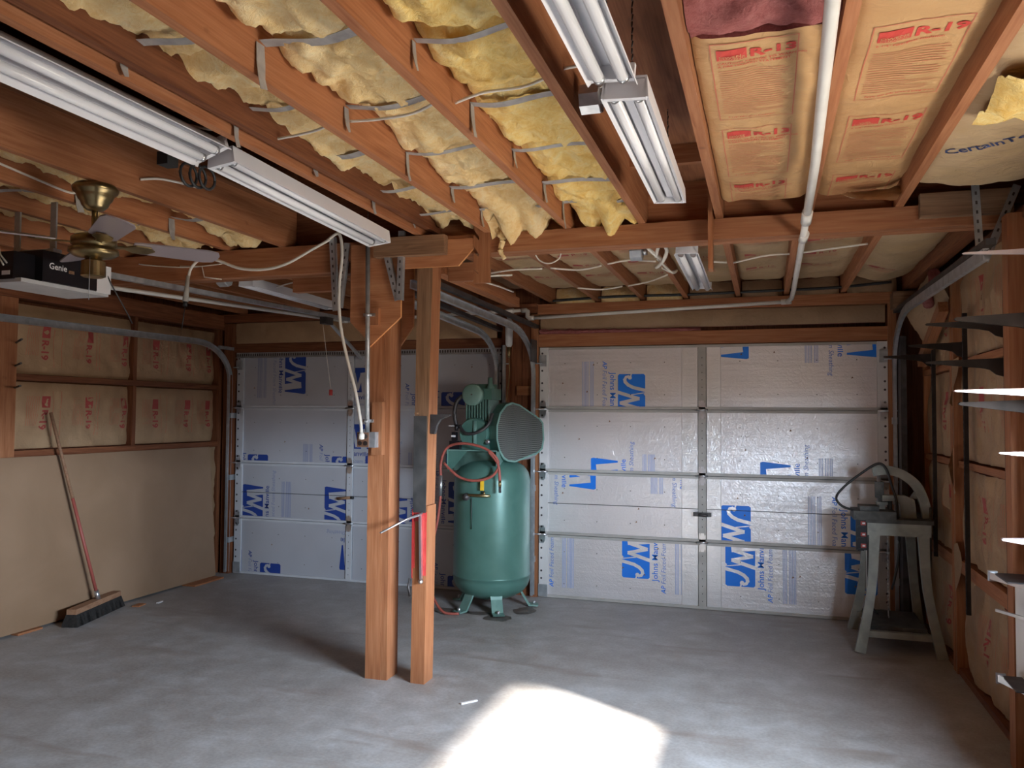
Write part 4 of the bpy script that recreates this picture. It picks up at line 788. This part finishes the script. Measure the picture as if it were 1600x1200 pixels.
for i, z in enumerate((2.04, 1.875, 1.72)):
    mb = MB().use('dark_steel').tube([(-5.083, 4.35, z), (-4.98, 4.28, z+.003), (-4.86, 4.20, z+.006)], .0075, 8)
    tag(mb.build('peg_rod', loc=(-5.083, 4.35, z)), ('highest', 'middle', 'lowest')[i]+' dark steel rod sticking out of the post above hardboard', 'rod', 'rods on the corner post')
bm = thing('push_broom', 'wide push broom with reddish handle leaning on the hardboard', 'broom', (-4.86, 4.9, 0))
TB = frame((-4.865, 4.9, .085), Vector((.28, -1, 0)).normalized()*1.0, Vector((1, .28, 0)).normalized(), (0, 0, 1))
MB().use('broomwood').box((-.31, -.035, 0), (.31, .035, .04), TB).build('broom_head', parent=bm)
mb = MB().use('bristle')
for i in range(30):
    for j in range(4):
        x = -.30+.6*i/29; y = -.028+.056*j/3; k = random.uniform(-.02, .02)
        mb.add([TB @ Vector(p) for p in ((x-.011, y-.01, .002), (x+.011, y-.01, .002), (x+.011, y+.01, .002), (x-.011, y+.01, .002), (x-.018+k, y*1.6-.015, -.083), (x+.018+k, y*1.6-.015, -.083), (x+.018+k, y*1.6+.015, -.083), (x-.018+k, y*1.6+.015, -.083))],
               [(0, 1, 5, 4), (1, 2, 6, 5), (2, 3, 7, 6), (3, 0, 4, 7), (4, 5, 6, 7)])
bs = mb.build('bristles', parent=bm); bs['kind'] = 'stuff'
hp = Vector((-4.865, 4.93, .12)); ht = Vector((-5.045, 4.62, 1.545))
MB().use('bright_steel').tube([hp, hp+(ht-hp)*.05], .018, 10).build('ferrule', parent=bm)
MB().use('handle_red').tube([hp+(ht-hp)*.05, hp+(ht-hp)*.55], .012, 10).build('handle', parent=bm); MB().use('broomwood').tube([hp+(ht-hp)*.55, ht], .0121, 10).build('handle_end', parent=bm)
for i, (x, y, w_, l, m_, lab) in enumerate(((-4.80, 5.28, .06, .10, 'fir_y', 'small scrap of wood on the floor behind the broom'), (-4.72, 5.42, .02, .07, 'white_label', 'white paper sliver on the floor near hardboard'), (-1.53, 4.10, .012, .10, 'white_label', 'white paper sliver on the floor by the prop'))):
    mb = MB().use(m_).box((-w_/2, -l/2, 0), (w_/2, l/2, .008), Matrix.Translation((x, y, .0005)) @ Matrix.Rotation(R(-40 if i == 2 else 10), 4, 'Z')); tag(mb.build('floor_scrap', loc=(x, y, 0)), lab, 'scrap')
# ------------------------------------------------------------------ air compressor
cx, cy = -2.125, 6.19
cp = thing('air_compressor', 'green upright air compressor with belt guard and coiled red hose', 'compressor', (cx, cy, 0))
def at(x, y, z): return frame((cx+x, cy+y, z), (1, 0, 0), (0, 1, 0), (0, 0, 1))
Rr = .31
tank = [(.0, .07), (.10, .075), (.19, .10), (.26, .14), (.295, .185), (Rr, .23), (Rr, .26), (Rr+.003, .262), (Rr+.003, .275), (Rr, .277), (Rr, 1.03), (Rr-.006, 1.05), (.295, 1.085), (.26, 1.135), (.19, 1.175), (.10, 1.198), (0, 1.205)]
tk = MB().use('green_paint').lathe(tank, at(0, 0, 0), 48).build('tank', parent=cp)
for a in (-118, -62, 20, 160):
    d = Vector((math.cos(R(a)), math.sin(R(a)), 0)); n = Vector((-d.y, d.x, 0)); mb = MB().use('green_light')
    P = [d*.22+Vector((0, 0, .16)), d*.245+Vector((0, 0, .10)), d*.30+Vector((0, 0, .012)), d*.37+Vector((0, 0, .008))]
    vs = []
    for k, p in enumerate(P):
        wv = .045 if k else .05
        for s_, t_ in ((-1, 0), (1, 0), (1, .01), (-1, .01)): vs.append(Vector((cx, cy, 0))+p+n*s_*wv+d*t_+Vector((0, 0, t_)))
    fs = [(0, 1, 2, 3)[::-1], (12, 13, 14, 15)]+[(4*k+j, 4*k+(j+1) % 4, 4*k+4+(j+1) % 4, 4*k+4+j) for k in range(3) for j in range(4)]
    ft = mb.add(vs, fs).build('foot', parent=cp)
    MB().use('bright_steel').lathe([(.014, 0), (.014, .02), (.008, .03)], frame(Vector((cx, cy, .016))+d*.345, (1, 0, 0), (0, 1, 0), (0, 0, 1)), 8).build('anchor_bolt', parent=ft)
mb = MB().use('dark_steel').lathe([(.02, 0), (.03, .02), (.028, .05), (0, .06)], frame((cx-.10, cy-.30, .91), (1, 0, 0), (0, 0, 1), (0, -1, 0)), 14)
mb.use('brass').tube([(cx-.10, cy-.34, .925), (cx+.10, cy-.345, .925)], .012, 10).tube([(cx+.05, cy-.34, .925), (cx+.05, cy-.34, .96)], .009, 8); vl = mb.build('valve', parent=cp)
MB().use('yellow_paint').box((cx+.022-.0, cy-.35, .965), (cx+.05, cy-.34, 1.045)).build('valve_handle', parent=vl)
MB().use('dark_steel').tube([(cx-.065, cy-.31, .90), (cx-.06, cy-.315, .78), (cx-.062, cy-.312, .66)], .003, 6).build('gauge_line', parent=vl)
# platform
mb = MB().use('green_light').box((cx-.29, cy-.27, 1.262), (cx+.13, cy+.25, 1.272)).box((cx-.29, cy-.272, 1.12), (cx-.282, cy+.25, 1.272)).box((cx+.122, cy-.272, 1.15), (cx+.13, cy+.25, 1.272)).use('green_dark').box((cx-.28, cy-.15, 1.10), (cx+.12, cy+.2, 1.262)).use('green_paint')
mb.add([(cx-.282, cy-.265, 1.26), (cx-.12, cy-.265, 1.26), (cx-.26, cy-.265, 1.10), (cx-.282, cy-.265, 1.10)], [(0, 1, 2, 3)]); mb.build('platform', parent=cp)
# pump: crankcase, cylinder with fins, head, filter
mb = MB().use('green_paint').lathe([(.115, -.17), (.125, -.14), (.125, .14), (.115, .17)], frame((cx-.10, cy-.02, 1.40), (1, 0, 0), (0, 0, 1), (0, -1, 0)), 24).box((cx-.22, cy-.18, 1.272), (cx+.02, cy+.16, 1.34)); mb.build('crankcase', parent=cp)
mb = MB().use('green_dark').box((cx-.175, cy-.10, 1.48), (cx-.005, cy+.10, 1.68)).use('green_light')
for k in range(9): x = cx-.185+.0235*k; mb.box((x, cy-.13, 1.50), (x+.008, cy+.12, 1.67))
mb.build('cylinder', parent=cp); MB().use('green_paint').box((cx-.185, cy-.12, 1.672), (cx+.03, cy+.12, 1.76)).build('cylinder_head', parent=cp)
af = MB().use('green_light').lathe([(.075, 0), (.088, .012), (.088, .05), (.08, .058), (.02, .062), (0, .064)], frame((cx-.115, cy-.125, 1.71), (1, 0, 0), (0, 0, 1), (0, -1, 0)), 28).build('air_filter', parent=cp)
MB().use('dark_steel').lathe([(.006, 0), (.006, .01)], frame((cx-.115, cy-.188, 1.71), (1, 0, 0), (0, 0, 1), (0, -1, 0)), 8).build('filter_nut', parent=af)
MB().use('green_light').lathe([(.025, 0), (.035, .03), (.02, .05), (.02, .11)], at(.0, -.07, 1.74), 14).build('breather', parent=cp); MB().use('green_paint').box((cx-.16, cy-.05, 1.76), (cx+.0, cy+.1, 1.80)).build('valve_cover', parent=cp)
MB().use('green_light').tube([(cx-.085, cy-.19, 1.30), (cx-.085, cy-.19, 1.50)], .017, 10).build('oil_filler', parent=cp)
MB().use('dark_steel').tube([(cx-.20, cy-.12, 1.71), (cx-.25, cy-.16, 1.66), (cx-.265, cy-.18, 1.56), (cx-.25, cy-.17, 1.46), (cx-.24, cy-.16, 1.44)], .017, 10, True).build('discharge_pipe', parent=cp)
MB().use('dark_steel').tube([(cx-.22, cy-.18, 1.46), (cx-.15, cy-.22, 1.40), (cx-.05, cy-.22, 1.41), (cx+.03, cy-.20, 1.47), (cx+.05, cy-.15, 1.56)], .013, 10, True).build('intercooler_pipe', parent=cp)
mb = MB().use('black_plastic').box((cx-.285, cy-.235, 1.272), (cx-.20, cy-.16, 1.34)).box((cx-.27, cy-.225, 1.34), (cx-.235, cy-.18, 1.41)).lathe([(.014, 0), (.018, .03), (.012, .05)], at(-.235, -.21, 1.42), 10).use('white_label').box((cx-.272, cy-.228, 1.37), (cx-.235, cy-.225, 1.385)).box((cx-.30, cy-.215, 1.455), (cx-.225, cy-.21, 1.461)); mb.build('pressure_switch', parent=cp)
MB().use('bright_steel').lathe([(.0, 0), (.02, .004), (.022, .012), (.01, .02)], frame((cx+.03, cy-.2, 1.335), (1, 0, 0), (0, 0, 1), (0, -1, 0)), 14).build('sight_glass', parent=cp)
# belt guard: tear drop box, mesh face turned a little to the right
gN = Vector((.80, -.72, .0)).normalized(); gU = Vector((.72, .80, 0)).normalized(); go = Vector((cx+.165, cy-.17, 1.415))
out = [(.02, -.235), (.09, -.243), (.31, -.175), (.355, -.14), (.37, -.06), (.36, .07), (.33, .105), (.13, .218), (.06, .235), (.0, .215), (-.055, .15), (-.085, .05), (-.085, -.06), (-.06, -.15), (-.02, -.21)]
out = [(x*.98, y) for x, y in out]
TGd = frame(go, gU, (0, 0, 1), gN)
mb = MB().use('green_paint').prism(out, .13, frame(go-gN*.13, gU, (0, 0, 1), gN)); mb.use('green_light')
n = len(out); inn = [(x*.94+.008, y*.94) for x, y in out]
mb.add([TGd @ Vector((x, y, .004)) for x, y in out]+[TGd @ Vector((x, y, .004)) for x, y in inn], [(i, (i+1) % n, n+(i+1) % n, n+i) for i in range(n)])
bg = mb.build('belt_guard', parent=cp)
MB().use('guard_mesh').prism(inn, .003, TGd).build('guard_mesh', parent=bg, loc=tuple(go))
MB().use('galv').lathe([(.10, 0), (.12, .02), (.12, .16), (.10, .18)], frame((cx+.22, cy+.26, 1.30), (1, 0, 0), (0, 0, 1), (0, -1, 0)), 20).build('motor', parent=cp)
hz = [(cx-.315, cy-.33, 1.06), (cx-.31, cy-.34, 1.18), (cx-.25, cy-.35, 1.295), (cx-.10, cy-.355, 1.325), (cx+.08, cy-.355, 1.28), (cx+.17, cy-.35, 1.18), (cx+.12, cy-.35, 1.08), (cx-.02, cy-.36, 1.04), (cx-.16, cy-.36, 1.07), (cx-.28, cy-.355, 1.17)]
hb = MB().use('hose_red').tube(hz, .0105, 8, True).tube([(cx+.09, cy-.352, 1.265), (cx+.165, cy-.35, 1.17), (cx+.185, cy-.36, 1.04)], .0105, 8, True).build('air_hose', parent=cp)
MB().use('hose_red').tube([(cx-.315, cy-.33, .92), (cx-.35, cy-.31, .70), (cx-.42, cy-.3, .42), (cx-.42, cy-.3, .22), (cx-.36, cy-.33, .10), (cx-.26, cy-.38, .02), (cx-.14, cy-.36, .012)], .0105, 8, True).build('air_hose', parent=cp)
MB().use('bright_steel').tube([(cx-.315, cy-.33, .91), (cx-.315, cy-.33, 1.07)], .014, 10).use('dark_steel').tube([(cx-.30, cy-.325, .93), (cx-.29, cy-.32, .88), (cx-.30, cy-.325, .85)], .006, 6).build('hose_coupler', parent=cp)
MB().use('brass').tube([(cx+.185, cy-.36, 1.045), (cx+.186, cy-.362, 1.0)], .012, 10).use('dark_steel').tube([(cx+.186, cy-.362, 1.0), (cx+.187, cy-.362, .955)], .010, 10).build('hose_nozzle', parent=cp)
mb = MB().use('blotch_dark')  # dark irregular blotches on the floor around the compressor feet
for (x, y, rx, ry) in ((cx-.27, cy-.24, .17, .08), (cx+.17, cy-.34, .11, .10), (cx-.02, cy-.25, .12, .05), (cx+.30, cy-.05, .09, .12)):
    mb.add([(x+rx*math.cos(2*math.pi*k/20)*(1+.35*noise.noise(Vector((k*.9, x*9, y)))), y+ry*math.sin(2*math.pi*k/20)*(1+.4*noise.noise(Vector((k*.7, y*9, x)))), .0012) for k in range(20)], [tuple(range(20))])
tag(mb.build('floor_blotch', parent=floor))
# ------------------------------------------------------------------ old press on a cast stand
pr = thing('bench_press_machine', 'old grey cast iron press on a splayed four legged stand', 'press', (.83, 6.1, 0))
def leg(p, q, r_, w0=.05, w1=.065):
    pts = smoothpath([p, q, r_], 8); MB().use('cast_grey').sweep(pts, [(-.03, -.022), (.03, -.022), (.03, .022), (-.03, .022)], False, upv=(0, 1, 0), scl=[1.15-.25*math.sin(math.pi*i/len(pts)) for i in range(len(pts))]).build('leg', parent=pr)
YF, YK = 5.86, 6.36
leg((.69, YF+.02, .78), (.665, YF-.005, .40), (.585, YF-.07, .0)); leg((.985, YF+.02, .78), (1.005, YF-.005, .40), (1.075, YF-.07, .0))
leg((.69, YK-.02, .78), (.67, YK+.0, .40), (.60, YK+.07, .0)); leg((.975, YK-.02, .78), (1.0, YK, .40), (1.05, YK+.07, .0))
for y in (YF-.03, YK+.03): MB().use('cast_grey').box((.63, y-.02, .10), (1.04, y+.02, .14)).build('stretcher', parent=pr)
for y in (YF+.02, YK-.02): MB().use('cast_grey').box((.645, y-.025, .765), (1.03, y+.025, .845)).build('apron', parent=pr)
for x in (.67, 1.0): MB().use('cast_grey').box((x-.025, YF+.02, .765), (x+.025, YK-.02, .845)).build('apron', parent=pr)
MB().use('cast_dark').box((.635, YF-.005, .845), (1.045, YK+.01, .872)).build('table_top', parent=pr)
MB().use('cast_dark').box((.56, YF-.03, .865), (.82, YF+.22, .925)).box((.60, YF+.0, .925), (.72, YF+.15, .955)).build('die_bed', parent=pr)
# C frame
yc = 6.02
arc = [(.70, yc, 1.175), (.78, yc, 1.19), (.88, yc, 1.165), (.97, yc, 1.09), (1.015, yc, .98), (1.035, yc, .875)]
ap = smoothpath(arc, 6); MB().use('cast_grey').sweep(ap, [(-.03, -.028), (.03, -.028), (.03, .028), (-.03, .028)], False, upv=(0, 1, 0)).build('arch_arm', parent=pr)
TP = frame((0, yc+.04, 0), (1, 0, 0), (0, 0, 1), (0, -1, 0))
MB().use('cast_grey').prism([(.755, 1.02), (.90, 1.02), (.955, .995), (.965, .87), (.87, .87), (.865, .96), (.84, .985), (.755, .98)], .08, TP).build('c_frame', parent=pr)
MB().use('cast_grey').prism([(.93, 1.0), (.97, 1.06), (1.0, 1.08), (.975, 1.0)], .05, TP).build('web', parent=pr)
MB().use('cast_dark').box((.715, yc-.035, 1.0), (.765, yc+.035, 1.11)).build('ram_guide', parent=pr)
MB().use('bright_steel').tube([(.738, yc, .93), (.738, yc, 1.17)], .012, 10).build('ram', parent=pr)
MB().use('cast_grey').box((.72, yc-.03, .955), (.79, yc+.03, .975)).box((.735, yc-.02, .925), (.775, yc+.02, .955)).build('punch_holder', parent=pr)
MB().use('cast_dark').tube([(.805, yc, .87), (.805, yc, 1.0)], .016, 10).build('guide_post', parent=pr)
MB().use('cast_grey').lathe([(.034, -.02), (.034, .02)], frame((.738, yc, 1.19), (1, 0, 0), (0, 0, 1), (0, -1, 0)), 16).build('pivot', parent=pr)
MB().use('rubber').tube([(.60, yc-.12, .915), (.50, yc-.10, .94), (.46, yc-.08, 1.0), (.52, yc-.06, 1.08), (.64, yc-.05, 1.18), (.73, yc-.04, 1.235), (.78, yc-.04, 1.20), (.815, yc-.04, 1.08), (.84, yc-.06, .98), (.845, yc-.1, .80), (.84, yc-.1, .60), (.80, yc-.1, .40)], .0085, 8, True).build('drive_belt', parent=pr)
mc = MB().use('galv')
for k in range(22): mc.tube([(.775, YF+.06, .78-k*.026), (.775+.004*(k % 2), YF+.06, .757-k*.026)], .0045, 5)
mc.build('chain', parent=pr); MB().use('rubber').tube([(.66, YF+.08, .75), (.655, YF+.08, .5), (.67, YF+.09, .30), (.72, YF+.1, .22)], .006, 6, True).build('cable', parent=pr)
MB().use('pegs').box((.685, YK-.05, .28), (.745, YK-.03, .70)).build('back_plate', parent=pr); MB().use('cast_dark').box((.66, YF+.0, .14), (1.0, YK, .165)).build('treadle', parent=pr)
mb = MB()
for k in range(3):
    z = .84-.075*k
    mb.use('red_dull').box((.605, YF+.006, z-.014), (.638, YF+.010, z+.012)).use('white_label').box((.615, YF+.004, z-.006), (.632, YF+.008, z+.005)); mb.use('black_plastic').box((.585, YF+.005, z-.035), (.625, YF+.010, z-.02))
mb.use('black_plastic').box((.575, YF+.012, .66), (.645, YF+.02, .87)).build('warning_plate', parent=pr)
MB().use('cast_dark').tube([(1.04, YF+.12, .55), (1.05, YF+.12, .95)], .009, 8).build('pull_rod', parent=pr)
# ------------------------------------------------------------------ bracket wall
def rail(y, z0, z1, label):
    mb = MB().use('bracket_brown_shade').box((1.075, y-.012, z0), (1.098, y+.012, z1)).use('dark_steel')
    k = z0+.03
    while k < z1-.02: mb.box((1.0742, y-.003, k), (1.0755, y+.003, k+.016)); k += .05
    return tag(mb.build('shelf_standard', loc=(1.09, y, z0)), label, 'shelf rail', 'slotted shelf rails on the bracket wall')
rail(4.30, .38, 2.16, 'slotted brown shelf rail beside the corner post'); rail(5.13, .44, 2.15, 'slotted brown shelf rail in the middle of the bracket wall'); rail(6.03, .62, 2.13, 'slotted brown shelf rail nearest the foil door')
def bracket(y, z, ln, label, m='bracket_brown_shade', root=1.075, thick=.012, hh=.062):
    poly = [(0, 0), (ln*.98, -.012), (ln, -.017), (ln*.98, -.022), (ln*.30, -.046), (ln*.18, -.055), (ln*.10, -.078), (0, -.088)]
    T = frame((root, y+thick/2, z), (-1, 0, 0), (0, 0, 1), (0, 1, 0))
    T = T @ Matrix.Translation((0, 0, -thick)); k = hh/.062
    mb = MB().use(m).prism([(x, yy*k) for x, yy in poly][::-1], thick, T).use('dark_steel').box((root-.004, y-thick*.8, z-.088*k), (root+.003, y+thick*.8, z+.005))
    return tag(mb.build('shelf_bracket', loc=(root, y, z)), label, 'bracket', 'tapered shelf brackets on the bracket wall')
bracket(4.30, 2.02, .335, 'upper tapered brown bracket on the rail beside the corner post'); bracket(4.30, 1.835, .335, 'lower tapered brown bracket on the rail beside the corner post')
bracket(5.13, 1.985, .28, 'tapered brown bracket on the middle rail'); bracket(6.03, 1.985, .30, 'tapered brown bracket on the rail nearest the foil door')
for y, z, ln, lab, m_, hh in ((3.72, 1.985, .34, 'brown bracket reaching past the corner post at head height', 'bracket_brown_shade', .085), (3.70, 2.24, .31, 'thin pale bracket highest beside the corner post', 'bracket_pink', .03), (3.72, 1.63, .33, 'brown bracket at shoulder height by the corner post', 'bracket_brown_shade', .075),
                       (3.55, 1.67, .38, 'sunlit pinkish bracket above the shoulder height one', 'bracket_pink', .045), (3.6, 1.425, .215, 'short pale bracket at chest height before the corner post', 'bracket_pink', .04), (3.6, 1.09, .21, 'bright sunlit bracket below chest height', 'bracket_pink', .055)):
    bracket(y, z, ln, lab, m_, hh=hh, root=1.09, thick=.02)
for y, z, x, lab in ((3.9, .87, .93, 'upper square steel shelf arm low on the corner post'), (3.9, .72, .955, 'middle flat steel shelf arm low on the corner post'), (3.9, .43, .955, 'lowest steel shelf arm near the floor')):
    a = thing('steel_bracket', lab, 'bracket', (1.04, y, z), 'steel shelf arms low on the post'); up_ = .72 == z
    MB().use('bright_steel').bar((x, 4.0, z-.005), (1.12, 3.72, z-.03 if not up_ else z-.008), .012, .03 if not up_ else .012).build('arm', parent=a)
    if not up_:
        MB().use('bright_steel').box((x-.006, 3.99, z-.03), (x+.03, 4.005, z+.015)).build('end_tab', parent=a); MB().use('dark_steel').box((x+.015, 3.78, z+.002), (1.12, 3.99, z+.008)).build('shelf_strip', parent=a)
MB().use('white_panel')
tag(MB().use('white_panel').box((1.045, 3.90, .40), (1.075, 4.07, .83)).build('white_board', loc=(1.06, 4.0, .4)), 'bright white board standing against the corner post', 'board')
# sun window frame in the right wall (beyond the frame of view)
mw = MB().use('pvc')
for a, b in (((1.20, 1.56, 1.22), (1.31, 1.6, 1.87)), ((1.20, 3.18, 1.22), (1.31, 3.22, 1.87)), ((1.20, 1.6, 1.22), (1.31, 3.18, 1.31)), ((1.20, 1.6, 1.83), (1.31, 3.18, 1.87))): mw.box(a, b)
tag(mw.build('window_1', loc=(1.25, 2.2, 1.22)), kind='structure')
for o in bpy.data.objects:
    if '_w' in o: del o['_w']
